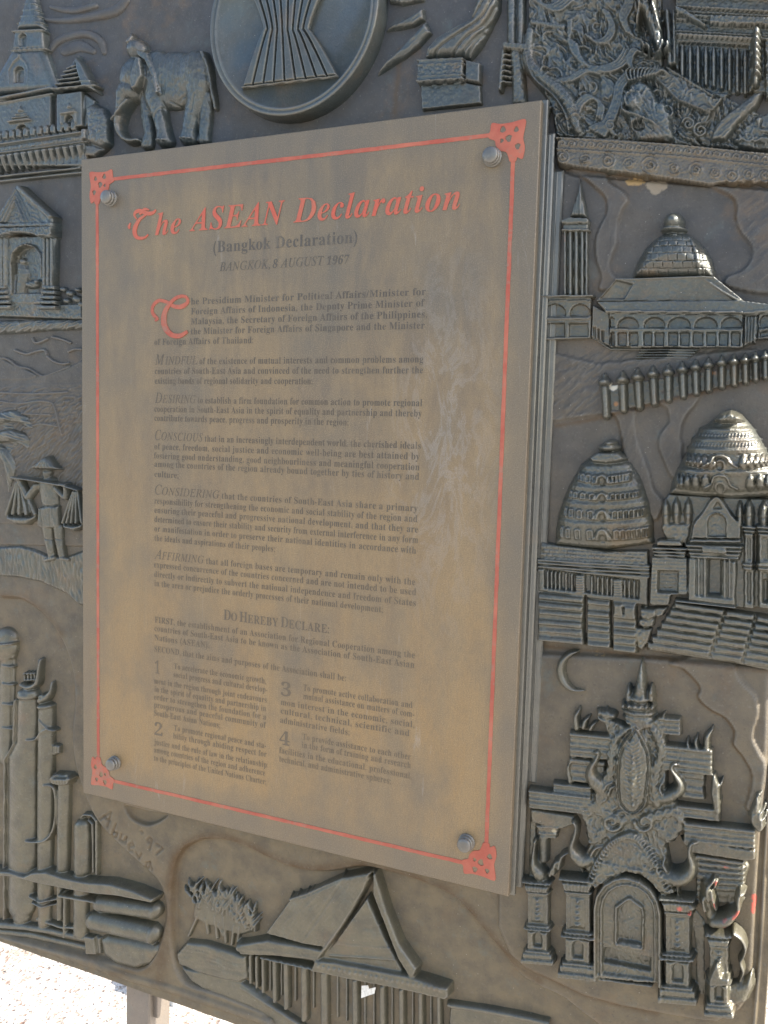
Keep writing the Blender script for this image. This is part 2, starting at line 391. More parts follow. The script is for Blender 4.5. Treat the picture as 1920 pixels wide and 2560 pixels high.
def red_material(name, wear=0.5, base=(0.33, 0.07, 0.042)):
    k = NT(name)
    a = k.noise(85, 7, 0.75); b = k.noise(9, 4, 0.6, off=(5, 5, 5))
    c = k.mix(k.ramp(k.noise(12, 5, 0.7, off=(2, 9, 1)), [(0.42, g3(0)), (0.62, g3(1))]), base, (0.39, 0.115, 0.068))
    f = k.ramp(k.math('ADD', k.math('MULTIPLY', a, 0.55), k.math('MULTIPLY', b, 0.45)), [(wear, g3(0)), (wear + 0.10, g3(0.8))])
    c = k.mix(f, c, (0.235, 0.150, 0.105))
    k.l(c, k.b.inputs['Base Color']); k.b.inputs['Roughness'].default_value = 0.6
    k.bump(a, 0.6, 0.001); return k.m
M_RED = red_material('worn_red_paint', 0.525)
M_RED_T = red_material('worn_red_title_paint', 0.565, (0.42, 0.085, 0.05))
def ink_material():
    k = NT('dark_lettering')
    a = k.noise(190, 4, 0.7); b = k.noise(22, 3, 0.6, off=(5, 5, 5))
    f = k.ramp(k.math('ADD', k.math('MULTIPLY', a, 0.5), k.math('MULTIPLY', b, 0.5)), [(0.49, g3(0)), (0.66, g3(0.75))])
    c = k.mix(f, (0.066, 0.060, 0.050), (0.15, 0.125, 0.09))
    lo = low_zone(k); c = k.mix(k.math('MULTIPLY', lo, 0.72), c, (0.16, 0.116, 0.066))
    k.l(c, k.b.inputs['Base Color']); k.b.inputs['Metallic'].default_value = 0.1; k.b.inputs['Roughness'].default_value = 0.5
    return k.m
M_INK = ink_material()
# ================================================================ declaration tablet (bolted on, standing proud)
tablet = tag(empty('declaration_tablet', 0, 0, 0), 'brown bronze tablet with red border and long declaration text, bolted over the relief panel', 'plaque')
TW, TH = 800.0, -1121.3
def box_plate(name, u0, v0, u1, v1, h0, h1, mat, parent, bev=1.2):
    """slab with chamfered front edge; h1 is its face"""
    r = []
    for (du, h) in ((0, h0), (0, h1 - bev), (bev, h1)):
        r.append([(u0 + du, v0 - du, h), (u1 - du, v0 - du, h), (u1 - du, v1 + du, h), (u0 + du, v1 + du, h)])
    V = [p for ring in r for p in ring]
    F = [(8, 11, 10, 9)]
    for k in range(2):
        for i in range(4):
            j = (i + 1) % 4; a = k * 4
            F.append((a + i, a + 4 + i, a + 4 + j, a + j))
    A = np.array(V); return link_mesh(name, W3(A[:, 0], A[:, 1], A[:, 2]), F, mat, parent, smooth=False)
box_plate('plate', 0, 0, TW, TH, -12, 0, M_PLATE, tablet)
# stepped mouldings behind the plate, showing along its right-hand side
m1 = box_plate('moulding', -6, 4, TW + 6, TH - 3, -21, -11.8, M_FIG, tablet)
m2 = box_plate('moulding', -10, -38, TW + 15, TH + 6, -30, -20.7, M_FIG, tablet, 2)
m3 = box_plate('moulding', -12, -86, TW + 27, TH + 165, -44, -29.7, M_FIG, tablet, 2)
tag(box_plate('moulding_bead', TW + 7.2, -40, TW + 9.6, TH + 8, -21, -19.4, M_FIG, tablet, 0.8), None)
tag(box_plate('moulding_bead', TW + 17.5, -88, TW + 20, TH + 167, -30, -28.2, M_FIG, tablet, 0.8), None)

def flat(name, pts, h, mat, parent, thick=0.5, holes=()):
    """thin raised shape with side walls; pts in tablet mm"""
    from mathutils.geometry import tessellate_polygon
    loops = [pts] + list(holes)
    V3 = [[Vector((p[0], p[1], 0)) for p in L] for L in loops]
    tris = tessellate_polygon(V3)
    flatp = [p for L in loops for p in L]; n = len(flatp)
    verts = [(p[0], p[1], h + thick) for p in flatp] + [(p[0], p[1], h - 0.2) for p in flatp]
    F = []
    for t in tris:
        a, b, c = [Vector((*flatp[i], 0)) for i in t]
        cr = (b - a).cross(c - a).z
        F.append(tuple(t) if cr > 0 else (t[0], t[2], t[1]))
    o = 0
    for L in loops:
        for i in range(len(L)):
            j = (i + 1) % len(L); F.append((o + i, o + j, n + o + j, n + o + i))
        o += len(L)
    A = np.array(verts); return link_mesh(name, W3(A[:, 0], A[:, 1], A[:, 2]), F, mat, parent, smooth=False)

# red border: four lines between four openwork corner ornaments
def Pm(px, py, h=0.5):
    u, v = P(px, py, h); return (float(u), float(v))
BL, BR, BT, BB = 35.4, 764.0, -38.8, -1085.5
LW = 2.8
def strip(x0, y0, x1, y1, wv, name):
    """border line with slightly uneven edges"""
    n = 60; rs = np.random.RandomState(int(abs(x0) + abs(y1)) % 1000)
    a = []; b = []
    dx, dy = x1 - x0, y1 - y0; L = math.hypot(dx, dy); nx, ny = -dy / L, dx / L
    for i in range(n + 1):
        t = i / n; w1 = wv + rs.uniform(-0.35, 0.35); w2 = wv + rs.uniform(-0.35, 0.35)
        a.append((x0 + dx * t + nx * w1, y0 + dy * t + ny * w1)); b.append((x0 + dx * t - nx * w2, y0 + dy * t - ny * w2))
    V = []; F = []
    for i in range(n + 1): V += [(*a[i], -0.1), (*a[i], 0.55), (*b[i], 0.55), (*b[i], -0.1)]
    for i in range(n):
        for k in range(3): F.append((4 * i + k, 4 * i + k + 1, 4 * i + 5 + k, 4 * i + 4 + k))
    A = np.array(V); return link_mesh(name, W3(A[:, 0], A[:, 1], A[:, 2]), F, M_RED, tablet, smooth=False)
tag(strip(BL + 34, BT, BR - 34, BT, LW, 'border_line'), 'red border line along the top of the tablet')
tag(strip(BL + 34, BB, BR - 34, BB, LW, 'border_line'), 'red border line along the bottom of the tablet')
tag(strip(BL, BT - 34, BL, BB + 34, LW, 'border_line'), 'red border line down the left side of the tablet')
tag(strip(BR, BT - 34, BR, BB + 34, LW, 'border_line'), 'red border line down the right side of the tablet')
def corner(cx, cy, sx, sy, lab):
    # outer corner pointing (-sx, +sy); lobed square with five holes
    o = [(-15, 16), (2, 14), (20, 13.5), (32, 16), (34, 5), (38, 0), (34, -5), (27, -8), (25, -15), (19, -22), (10, -25), (6, -34), (4, -38), (-4, -38), (-6, -33), (-13, -36), (-16, -22), (-13, -8), (-15, 4)]
    pts = [(cx + x * sx, cy + y * sy) for x, y in spline(o, 3, True)]
    hs = []
    for hx, hy, r in ((-3, 4, 3.4), (16, 6, 4.0), (7, -7, 4.4), (-6, -19, 3.8), (17, -9, 2.6)):
        rr = [(cx + (hx + r * (1 + 0.3 * math.sin(3 * a + hx)) * math.cos(a)) * sx, cy + (hy + r * 1.15 * math.sin(a)) * sy) for a in np.linspace(0, 2 * math.pi, 12, endpoint=False)]
        hs.append(rr)
    tag(flat('corner_ornament', pts, 0.1, M_RED, tablet, 0.9, hs), lab)
corner(BL, BT, 1, 1, 'red openwork ornament in the top left corner')
corner(BR, BT, -1, 1, 'red openwork ornament in the top right corner')
corner(BL, BB, 1, -1, 'red openwork ornament in the bottom left corner')
corner(BR, BB, -1, -1, 'red openwork ornament in the bottom right corner')

# bolts: two stacked round heads
def lathe(name, u, v, prof, mat, parent, n=28):
    V = []; F = []
    for r, h in prof:
        for i in range(n):
            a = 2 * math.pi * i / n; V.append((u + r * math.cos(a), v + r * math.sin(a), h))
    for k in range(len(prof) - 1):
        for i in range(n):
            j = (i + 1) % n; F.append((k * n + i, k * n + j, (k + 1) * n + j, (k + 1) * n + i))
    V.append((u, v, prof[-1][1])); c = len(V) - 1
    for i in range(n): F.append(((len(prof) - 1) * n + i, (len(prof) - 1) * n + (i + 1) % n, c))
    A = np.array(V); return link_mesh(name, W3(A[:, 0], A[:, 1], A[:, 2]), F, mat, parent)
M_BOLT = bronze('bolt_bronze', (0.07, 0.07, 0.065), (0.135, 0.125, 0.10), (0.12, 0.13, 0.13), (0.135, 0.12, 0.095), rough=0.38)
for (px, py, r, lab) in ((270, 494, 13.2, 'round bolt beside the top left ornament'), (1228, 390, 13.2, 'round bolt below the top right ornament'),
                         (281, 1910, 12.5, 'round bolt beside the bottom left ornament'), (1163, 2110, 12.8, 'round bolt above the bottom right ornament')):
    u, v = P(px, py, 8)
    b = lathe('bolt', float(u), float(v), [(r, -1), (r + .2, 3), (r - .6, 4.2), (r - 1.6, 4.2), (r - 1.7, 5.2), (r - .9, 6), (r - .9, 9), (r - 1.8, 10.2), (r - 2.6, 10.3), (r - 2.7, 11.2), (r - 2, 11.9), (r - 2.2, 14.2), (r - 3.2, 15.6), (r - 6, 16.6), (3, 17.2)], M_BOLT, tablet)
    tag(b, lab)

# lettering: serif letters of the math alphabets, one object per line
def fmt(t):
    """{..} italic, [..] bold italic, plain = bold"""
    o = ''; md = 'b'
    for c in t:
        if c in '{': md = 'i'; continue
        if c in '[': md = 'bi'; continue
        if c in '}]': md = 'b'; continue
        if c.isascii() and c.isalpha():
            base = {'b': 0x1D400, 'i': 0x1D434, 'bi': 0x1D468}[md]
            if md == 'i' and c == 'h': o += '\u210e'
            else: o += chr(base + (ord(c) - 65 if c.isupper() else 26 + ord(c) - 97))
        elif c.isascii() and c.isdigit(): o += chr(0x1D7CE + ord(c) - 48)
        else: o += c
    return o
TCACHE = {}
def raw_text(t): return TCACHE[t]
def prepare_text(strings, res=3):
    """tessellate every string at once: one text object, one string per line"""
    strings = list(dict.fromkeys(strings))
    cu = bpy.data.curves.new('lettering', 'FONT'); cu.body = '\n'.join(fmt(t) for t in strings); cu.size = 1; cu.resolution_u = res
    cu.space_line = 3.0; cu.space_character = 1.07
    ob = bpy.data.objects.new('lettering', cu); COL.objects.link(ob)
    bpy.context.view_layer.update()
    me = ob.to_mesh()
    V = np.array([v.co[:] for v in me.vertices]); F = [tuple(p.vertices) for p in me.polygons]
    ob.to_mesh_clear(); bpy.data.objects.remove(ob); bpy.data.curves.remove(cu)
    row = np.round((0.25 - V[:, 1]) / 3.0).astype(int)
    for i, t in enumerate(strings):
        k = np.where(row == i)[0]; mp = {int(a): n for n, a in enumerate(k)}
        v = V[k].copy(); v[:, 1] += 3.0 * i
        TCACHE[t] = (v, [tuple(mp[i_] for i_ in f) for f in F if f[0] in mp])
def place_text(segs, x0, y0, x1, y1, cap, mat=None, name='lettering', label=None, shear=0.0, raise_=0.35, seed=0):
    """segs: [(text, relative size)], laid one after the other and fitted between the two baseline ends"""
    mat = mat or M_INK
    u0, v0 = P(x0, y0, 0.3); u1, v1 = P(x1, y1, 0.3); vm = (float(v0) + float(v1)) / 2
    allV = []; allF = []; x = 0.0
    for t, k in segs:
        slant = t.startswith('~'); t = t.lstrip('~')
        lead = len(t) - len(t.lstrip(' '))
        V, F = raw_text(t.strip(' '))
        if not len(V): continue
        V = V * k
        if slant: V[:, 0] += V[:, 1] * 0.22
        V[:, 0] += x + lead * 0.25 * k - V[:, 0].min()
        off = sum(len(a) for a in allV)
        allF += [tuple(i + off for i in f) for f in F]; allV.append(V)
        x = V[:, 0].max() + (0.28 if t.endswith(' ') else 0.03) * k
    V = np.concatenate(allV)
    size = cap / 0.676
    wdt = float(u1 - u0)
    X = (V[:, 0] - V[:, 0].min()) / (V[:, 0].max() - V[:, 0].min()) * wdt
    Y = V[:, 1] * size
    X = X + Y * shear
    V2 = W3(float(u0) + X, vm + Y + float(v1 - v0) * 0.0, np.full(len(X), raise_))
    o = link_mesh(name, V2, allF, mat, tablet, smooth=False)
    if label: o['label'] = label
    return o, V[:, 0].max() * size / wdt
T_ = [
 ([('(Bangkok Declaration)', 1)], 533, 632, 893, 606, 17.6, 'dark subtitle line (Bangkok Declaration)'),
 ([('{BANGKOK,} ', 1), ('~8 ', 0.95), ('{AUGUST} ', 1), ('~1967', 0.95)], 548.7, 678.7, 873.8, 657.9, 13.2, 'dark date line BANGKOK, 8 AUGUST 1967'),
 ([('he Presidium Minister for Political Affairs/Minister for', 1)], 477.3, 761.8, 1064.4, 736.9, 0, None),
 ([('Foreign Affairs of Indonesia, the Deputy Prime Minister of', 1)], 477.3, 786, 1061.6, 766, 0, None),
 ([('Malaysia, the Secretary of Foreign Affairs of the Philippines,', 1)], 477, 811.8, 1068, 793, 0, None),
 ([('the Minister for Foreign Affairs of Singapore and the Minister', 1)], 477, 836, 1061.6, 821.5, 0, None),
 ([('of Foreign Affairs of Thailand:', 1)], 386, 863, 633, 857.5, 0, None),
 ([('{M}', 1.6), ('{INDFUL} ', 1.25), ('of the existence of mutual interests and common problems among', 1)], 387, 911, 1058, 906.7, 0, None),
 ([('countries of South-East Asia and convinced of the need to strengthen further the', 1)], 387, 935, 1057.5, 933.8, 0, None),
 ([('existing bonds of regional solidarity and cooperation;', 1)], 387, 960, 781, 960, 0, None),
 ([('{D}', 1.6), ('{ESIRING} ', 1.25), ('to establish a firm foundation for common action to promote regional', 1)], 387, 1006.5, 1055, 1016, 0, None),
 ([('cooperation in South-East Asia in the spirit of equality and partnership and thereby', 1)], 386, 1029.6, 1054, 1041.8, 0, None),
 ([('contribute towards peace, progress and prosperity in the region;', 1)], 386, 1053, 871, 1063, 0, None),
 ([('{C}', 1.6), ('{ONSCIOUS} ', 1.25), ('that in an increasingly interdependent world, the cherished ideals', 1)], 387, 1100.5, 1051.6, 1121.8, 0, None),
 ([('of peace, freedom, social justice and economic well-being are best attained by', 1)], 386, 1123.6, 1049, 1149, 0, None),
 ([('fostering good understanding, good neighbourliness and meaningful cooperation', 1)], 385, 1145.8, 1048.5, 1176.5, 0, None),
 ([('among the countries of the region already bound together by ties of history and', 1)], 386, 1168, 1047.6, 1198.6, 0, None),
 ([('culture;', 1)], 386, 1192.8, 446, 1195.5, 0, None),
 ([('{C}', 1.6), ('{ONSIDERING} ', 1.25), ('that the countries of South-East Asia share a primary', 1)], 387, 1238, 1044, 1277, 0, None),
 ([('responsibility for strengthening the economic and social stability of the region and', 1)], 386, 1261, 1043, 1303.5, 0, None),
 ([('ensuring their peaceful and progressive national development, and that they are', 1)], 386, 1283, 1045, 1330.6, 0, None),
 ([('determined to ensure their stability and security from external interference in any form', 1)], 386, 1306, 1045, 1357, 0, None),
 ([('or manifestation in order to preserve their national identities in accordance with', 1)], 386, 1329.7, 1040, 1383, 0, None),
 ([('the ideals and aspirations of their peoples;', 1)], 386, 1352, 687, 1379.5, 0, None),
 ([('{A}', 1.6), ('{FFIRMING} ', 1.25), ('that all foreign bases are temporary and remain only with the', 1)], 385, 1398.5, 1038, 1461, 0, None),
 ([('expressed concurrence of the countries concerned and are not intended to be used', 1)], 385, 1420, 1040, 1486.6, 0, None),
 ([('directly or indirectly to subvert the national independence and freedom of States', 1)], 385, 1443.7, 1039.4, 1514, 0, None),
 ([('in the area or prejudice the orderly processes of their national development;', 1)], 386, 1465, 956.7, 1531.8, 0, None),
 ([('D', 1.25), ('O ', 1), ('H', 1.25), ('EREBY ', 1), ('D', 1.25), ('ECLARE:', 1)], 558.9, 1548.8, 822.4, 1583.6, 13.5, 'line DO HEREBY DECLARE in small capitals'),
 ([('FIRST, the establishment of an Association for Regional Cooperation among the', 1)], 387, 1556.5, 1037, 1645.6, 0, None),
 ([('countries of South-East Asia to be known as the Association of South-East Asian', 1)], 386, 1579, 1035.8, 1668.6, 0, None),
 ([('Nations (ASEAN).', 1)], 386, 1600.8, 522.7, 1620.7, 0, None),
 ([('SECOND, that the aims and purposes of the Association shall be:', 1)], 386, 1628.8, 864.5, 1703.4, 0, None),
 ([('1', 1)], 387, 1683, 399, 1685, 22, 'large numeral 1'),
 ([('To accelerate the economic growth,', 1)], 435, 1673, 665, 1708.9, 0, None),
 ([('social progress and cultural develop-', 1)], 433.6, 1693.5, 668.7, 1731, 0, None),
 ([('ment in the region through joint endeavours', 1)], 385, 1711.6, 666.5, 1754, 0, None),
 ([('in the spirit of equality and partnership in', 1)], 386, 1730.6, 665, 1776.7, 0, None),
 ([('order to strengthen the foundation for a', 1)], 385, 1750, 665, 1798.4, 0, None),
 ([('prosperous and peaceful community of', 1)], 385, 1770, 665, 1818.7, 0, None),
 ([('South-East Asian Nations;', 1)], 385, 1789, 550, 1820, 0, None),
 ([('2', 1)], 386, 1837, 406, 1841, 22, 'large numeral 2'),
 ([('To promote regional peace and sta-', 1)], 435, 1829, 665, 1868.4, 0, None),
 ([('bility through abiding respect for', 1)], 432.7, 1848, 666.5, 1891, 0, None),
 ([('justice and the rule of law in the relationship', 1)], 385, 1861.7, 666.5, 1918.6, 0, None),
 ([('among countries of the region and adherence', 1)], 385, 1882, 662.8, 1938.5, 0, None),
 ([('to the principles of the United Nations Charter;', 1)], 385, 1901.4, 665, 1962, 0, None),
 ([('3', 1)], 702, 1738, 727, 1743, 22, 'large numeral 3'),
 ([('To promote active collaboration and', 1)], 758, 1728, 1031, 1769, 0, None),
 ([('mutual assistance on matters of com-', 1)], 758, 1747.7, 1035.8, 1793, 0, None),
 ([('mon interest in the economic, social,', 1)], 701.7, 1762, 1035.8, 1819.6, 0, None),
 ([('cultural, technical, scientific and', 1)], 701.7, 1784.8, 1023.6, 1840, 0, None),
 ([('administrative fields;', 1)], 700, 1807, 873.5, 1838, 0, None),
 ([('4', 1)], 698, 1860, 724, 1866, 22, 'large numeral 4'),
 ([('To provide assistance to each other', 1)], 756, 1850, 1027, 1898.7, 0, None),
 ([('in the form of training and research', 1)], 754.6, 1868, 1026.8, 1921.8, 0, None),
 ([('facilities in the educational, professional,', 1)], 698, 1882, 1029, 1948.5, 0, None),
 ([('technical, and administrative spheres;', 1)], 698, 1903.7, 977, 1961, 0, None),
]
prepare_text([s[0].lstrip('~').strip(' ') for r in T_ for s in r[0]] + ['[he]', '[ASEAN]', '[Declaration]'])
for segs, a, b, c, d, cap, lab in T_:
    small = (a > 380 and b > 1650)
    o, ratio = place_text(segs, a, b, c, d, cap or (10.3 if not small else 10.0), label=lab or ('text line beginning ' + ' '.join(''.join(s[0] for s in segs).replace('~', '').replace('{', '').replace('}', '').split()[:4])))
    if DEBUG: print('%-30s v0 %.1f v1 %.1f ratio %.2f' % (segs[0][0][:30], P(a, b)[1], P(c, d)[1], ratio))
# red title
place_text([('[he]', 1)], 388, 588.5, 453, 583, 35, M_RED_T, 'title_lettering', 'red title word The', raise_=0.9)
place_text([('[ASEAN]', 1)], 474, 575, 712, 562, 35, M_RED_T, 'title_lettering', 'red title word ASEAN', raise_=0.9)
place_text([('[Declaration]', 1)], 734, 555, 1150, 524, 35.5, M_RED_T, 'title_lettering', 'red title word Declaration', raise_=0.9)
def brush(name, strokes, fr, mat, label, h=0.9):
    """flat brush strokes of varying width (x, y, halfwidth) in frame units"""
    V = []; F = []; lift = 0
    for st in strokes:
        pts = spline(st, 8)
        c = []
        for x, y, w_ in pts:
            u, v = P(fr[0] + x / fr[2], fr[1] + y / fr[2], h); c.append((float(u), float(v), w_ / fr[2] * 0.66))
        n0 = len(V)
        for i, (u, v, w_) in enumerate(c):
            a = c[max(i - 1, 0)]; b = c[min(i + 1, len(c) - 1)]
            dx, dy = b[0] - a[0], b[1] - a[1]; L = math.hypot(dx, dy) or 1
            nx, ny = -dy / L * w_, dx / L * w_
            V += [(u + nx, v + ny, -0.1), (u + nx, v + ny, h + lift + i * 0.006), (u - nx, v - ny, h + lift + i * 0.006), (u - nx, v - ny, -0.1)]
        for i in range(len(c) - 1):
            for k in range(3): F.append((n0 + 4 * i + k, n0 + 4 * i + k + 1, n0 + 4 * i + 5 + k, n0 + 4 * i + 4 + k))
        lift += 0.06
    A = np.array(V); return tag(link_mesh(name, W3(A[:, 0], A[:, 1], A[:, 2]), F, mat, tablet, smooth=False), label)
FT = (200, 400, 1.4426)
brush('initial_letter', [
  [(205, 214, 2), (196, 200, 4), (200, 188, 6), (216, 183, 7), (240, 192, 7), (258, 192, 6), (270, 184, 4), (272, 178, 2)],
  [(182, 226, 2), (176, 240, 5), (180, 248, 3)],
  [(240, 196, 3), (214, 215, 6), (198, 245, 9), (198, 268, 8), (210, 281, 6), (232, 280, 4), (246, 268, 2)],
  [(250, 180, 2), (232, 178, 5), (215, 196, 4)]], FT, M_RED_T, 'red uncial capital T opening the title')
brush('initial_letter', [
  [(272, 566, 7), (260, 548, 6), (264, 524, 6), (284, 507, 6), (312, 512, 6), (340, 528, 7), (368, 528, 8), (388, 512, 6), (382, 494, 5), (360, 492, 6), (335, 506, 6), (310, 540, 9), (302, 575, 11), (308, 606, 11), (330, 630, 9), (360, 634, 8), (388, 618, 5)],
  [(272, 562, 2), (278, 572, 6), (270, 580, 3)]], FT, M_RED, 'large red uncial capital T opening the first paragraph')
# ================================================================ ground
def gravel_mat():
    k = NT('exposed_aggregate')
    v = k.n('ShaderNodeTexVoronoi'); v.inputs['Scale'].default_value = 120; k.l(k.tc.outputs['Object'], v.inputs['Vector'])
    c = k.ramp(v.outputs['Color'], [(0.0, (0.16, 0.09, 0.06)), (0.22, (0.32, 0.26, 0.21)), (0.5, (0.50, 0.45, 0.39)), (1.0, (0.60, 0.56, 0.51))])
    c = k.mix(k.ramp(k.noise(6, 5, 0.6), [(0.52, g3(0)), (0.68, g3(0.6))]), c, (0.24, 0.17, 0.11))
    c = k.mix(k.ramp(k.noise(75, 4, 0.65), [(0.60, g3(0)), (0.63, g3(1))]), c, (0.07, 0.055, 0.05))
    k.l(c, k.b.inputs['Base Color']); k.b.inputs['Roughness'].default_value = 0.8
    k.bump(v.outputs['Distance'], 0.6, 0.006); return k.m
M_PAVE = gravel_mat()
link_mesh('ground', [(-60, -60, 0), (60, -60, 0), (60, 60, 0), (-60, 60, 0)], [(0, 1, 2, 3)], M_PAVE)['kind'] = 'structure'

# post under the panel and a pale fluted post behind it
M_POST = bronze('post_metal', (0.06, 0.05, 0.042), (0.15, 0.115, 0.085), (0.12, 0.10, 0.085), (0.17, 0.125, 0.085), rough=0.5)
pu0, pu1 = float(P(312, 2500, -48)[0]), float(P(372, 2500, -48)[0])
post = tag(empty('support_post', 0, 0, 0), 'brown metal post under the bottom edge of the relief panel', 'post')
box_plate('tube', pu0, -1490.0, pu1, -1000 * Z0, -110, -50, M_POST, post, 3)
box_plate('flange', pu0 + 5, -1000 * Z0 + 14, pu1 + 40, -1000 * Z0 + 1, -150, -30, M_POST, post, 2)
box_plate('gusset', pu1 - 1, -1497.0, pu1 + 9, -1560, -85, -62, M_POST, post, 1)
M_WHITE = NT('pale_paint'); M_WHITE.l(M_WHITE.ramp(M_WHITE.noise(30, 5), [(0.3, (0.40, 0.40, 0.39)), (0.7, (0.62, 0.62, 0.60))]), M_WHITE.b.inputs['Base Color']); M_WHITE = M_WHITE.m
u_, v_ = P(455, 2540, -600)
V = []; F = []; n = 60
for k_, z_ in enumerate((-1000 * Z0, float(P(455, 2380, -600)[1]))):
    for i in range(n):
        a = 6.2832 * i / n; r = 62 + 5 * math.cos(a * 10); V.append((float(u_) + r * math.cos(a), z_, -600 + r * math.sin(a)))
for i in range(n): F.append((i, (i + 1) % n, n + (i + 1) % n, n + i))
F.append(tuple(range(n, 2 * n)))
A = np.array(V); tag(link_mesh('fluted_post', W3(A[:, 0], A[:, 1], A[:, 2]), F, M_WHITE), 'low pale fluted post standing behind the panel, beside the brown post', 'post')
# ================================================================ the cast bronze relief panel
F0 = (0, 0, 1.0); F1 = (0, 0, 2.37); F2 = (500, 0, 1.8433); F3 = (1250, 0, 2.476); F4 = (1300, 400, 2.6758)
F5 = (1300, 850, 2.6024); F6 = (1250, 1600, 2.3042); F7 = (400, 2050, 1.7463); F8 = (0, 1450, 1.9928); F9 = (0, 700, 2.4578)
PB, PR, PT, PL = -1499.0, 1150.0, 620.0, -480.0
def cv(fr, pts): return [(fr[0] + x / fr[2], fr[1] + y / fr[2]) for x, y in pts]
g = Relief(F0, (-60, -60, 1980, 2620), base=-41.0, href=-40.0, res=2.3)
g.H[:] = 0
def ledge(pts, h, bev=6, sp=5, rnd=False):
    g.poly(pts, h, bev, 'add', sp=sp, rnd=rnd)
def sink(pts, h, bev=6, sp=5):
    pp = spline(pts, sp, True) if sp else pts
    q = g.sl([p[0] for p in pp], [p[1] for p in pp], bev); t = np.clip(sdf(g.X[q], g.Y[q], pp) / bev, 0, 1)
    g.H[q] -= h * t * t * (3 - 2 * t)
# sunken field round the refinery (lower left)
sink(cv(F8, [(-200, 60), (0, 75), (110, 85), (215, 160), (305, 280), (362, 430), (378, 600), (366, 750), (376, 900), (420, 1050), (475, 1180), (565, 1285), (690, 1400), (790, 1500), (830, 1610), (825, 1730), (780, 1870), (700, 1950), (560, 1925), (380, 1880), (0, 1790), (-200, 1760)]), 11, 13)
# sunken field behind the longhouse (bottom)
sink(cv(F7, [(40, 260), (70, 150), (150, 88), (260, 78), (360, 108), (480, 165), (600, 208), (720, 218), (860, 200), (960, 212), (1130, 262), (1270, 325), (1350, 398), (1410, 470), (1500, 575), (1600, 690), (1800, 800), (1900, 1000), (700, 1000), (440, 850), (250, 770), (100, 715), (50, 600), (35, 420)]), 13, 11)
# rim along the bottom edge
g.tube([(-80, 2315, 9, 4), (120, 2372, 9, 4), (330, 2446, 9, 4), (420, 2470, 9, 4), (640, 2545, 9, 4), (760, 2590, 9, 4)], 'add')
# coastline bands behind the mosque
ledge(cv(F4, [(330, 60), (420, 120), (500, 190), (572, 262), (582, 360), (535, 455), (505, 560), (515, 680), (545, 780), (540, 880), (680, 850), (655, 790), (618, 740), (625, 660), (662, 560), (662, 440), (690, 350), (735, 280), (700, 215), (600, 150), (560, 60)]), 5, 3)
ledge(cv(F4, [(1240, 100), (1280, 185), (1360, 225), (1430, 275), (1448, 330), (1440, 400), (1470, 490), (1540, 580), (1550, 650), (1490, 740), (1380, 790), (1400, 860), (1750, 900), (1900, 700), (1900, 100)]), 6, 3)
# bands under the row of posts
ledge(cv(F5, [(560, 470), (620, 500), (645, 560), (662, 650), (690, 780), (860, 1160), (930, 1100), (935, 1035), (880, 965), (850, 850), (805, 730), (770, 620), (762, 500), (750, 450)]), 5, 3)
ledge(cv(F5, [(905, 400), (955, 450), (968, 530), (912, 610), (900, 690), (932, 780), (985, 890), (1060, 900), (1062, 700), (1055, 590), (1088, 500), (1165, 400), (1160, 340)]), 5, 3)
ledge(cv(F5, [(150, 540), (600, 480), (1613, 230), (1700, 200), (1700, 100), (1500, 60), (500, 150), (130, 60)]), 4, 3, 0)
# coast lines right of the gate
ledge(cv(F6, [(980, 120), (1060, 160), (1150, 255), (1142, 320), (1205, 385), (1300, 440), (1350, 515), (1342, 585), (1402, 665), (1448, 760), (1440, 860), (1415, 950), (1500, 1000), (1515, 900), (1540, 720), (1495, 620), (1462, 530), (1492, 420), (1480, 310), (1390, 210), (1300, 60)]), 6, 3)
# the gate scene stands on a thicker slab with rounded lower corner; it ends in a bevel along the right margin
ledge(cv(F6, [(20, 60), (1000, 100), (1560, 150), (1545, 700), (1512, 1000), (1480, 1500), (1462, 1850), (1440, 2040), (1385, 2120), (1250, 2190), (1120, 2175), (700, 2098), (480, 2035), (300, 1950), (160, 1890), (60, 1800), (-10, 1640), (0, 1000)]), 9, 11, 0, True)
ledge([(1340, 400), (1440, 440), (1960, 480), (1960, 1660), (1500, 1590), (1330, 1560)], 5, 4, 0)
# border fillets beyond the slab
g.tube([p + (5, 5) for p in cv(F6, [(1570, 700), (1540, 1000), (1518, 1400), (1500, 1800), (1470, 2120), (1455, 2300)])], 'add', sp=3)
# soft unevenness of the casting
g.H += 1.5 * fbm(g.U / 120, g.V / 120, 1) + 0.5 * fbm(g.U / 18, g.V / 18, 2)
# chiselled texture fields
def field(fr, pts, fn, edge=10):
    pts = cv(fr, pts); q = g.sl([p[0] for p in pts], [p[1] for p in pts], 2)
    g.H[q] += fn(g.U[q], g.V[q]) * np.clip(sdf(g.X[q], g.Y[q], pts) / edge, 0, 1)
field(F5, [(140, 60), (800, 100), (560, 200), (520, 500), (180, 560)], lambda x, y: 1.7 * hatch(x, y, 40, 11, 2.6, 3))
field(F5, [(500, 0), (1700, 0), (1700, 110), (520, 230)], lambda x, y: 1.2 * hatch(x, y, 30, 12, 3, 4))
field(F5, [(610, 500), (760, 480), (870, 960), (700, 800)], lambda x, y: 0.8 * hatch(x, y, 75, 20, 2.5, 5))
field(F5, [(960, 450), (1160, 380), (1050, 700), (980, 880), (910, 640)], lambda x, y: 0.8 * hatch(x, y, 75, 20, 2.5, 5))
field(F4, [(580, 260), (700, 220), (640, 700), (540, 780), (520, 560)], lambda x, y: 0.8 * hatch(x, y, 80, 20, 2.5, 6))
field(F4, [(1450, 280), (1700, 100), (1800, 900), (1400, 800), (1550, 640)], lambda x, y: 1.0 * hatch(x, y, 40, 22, 2.8, 7))
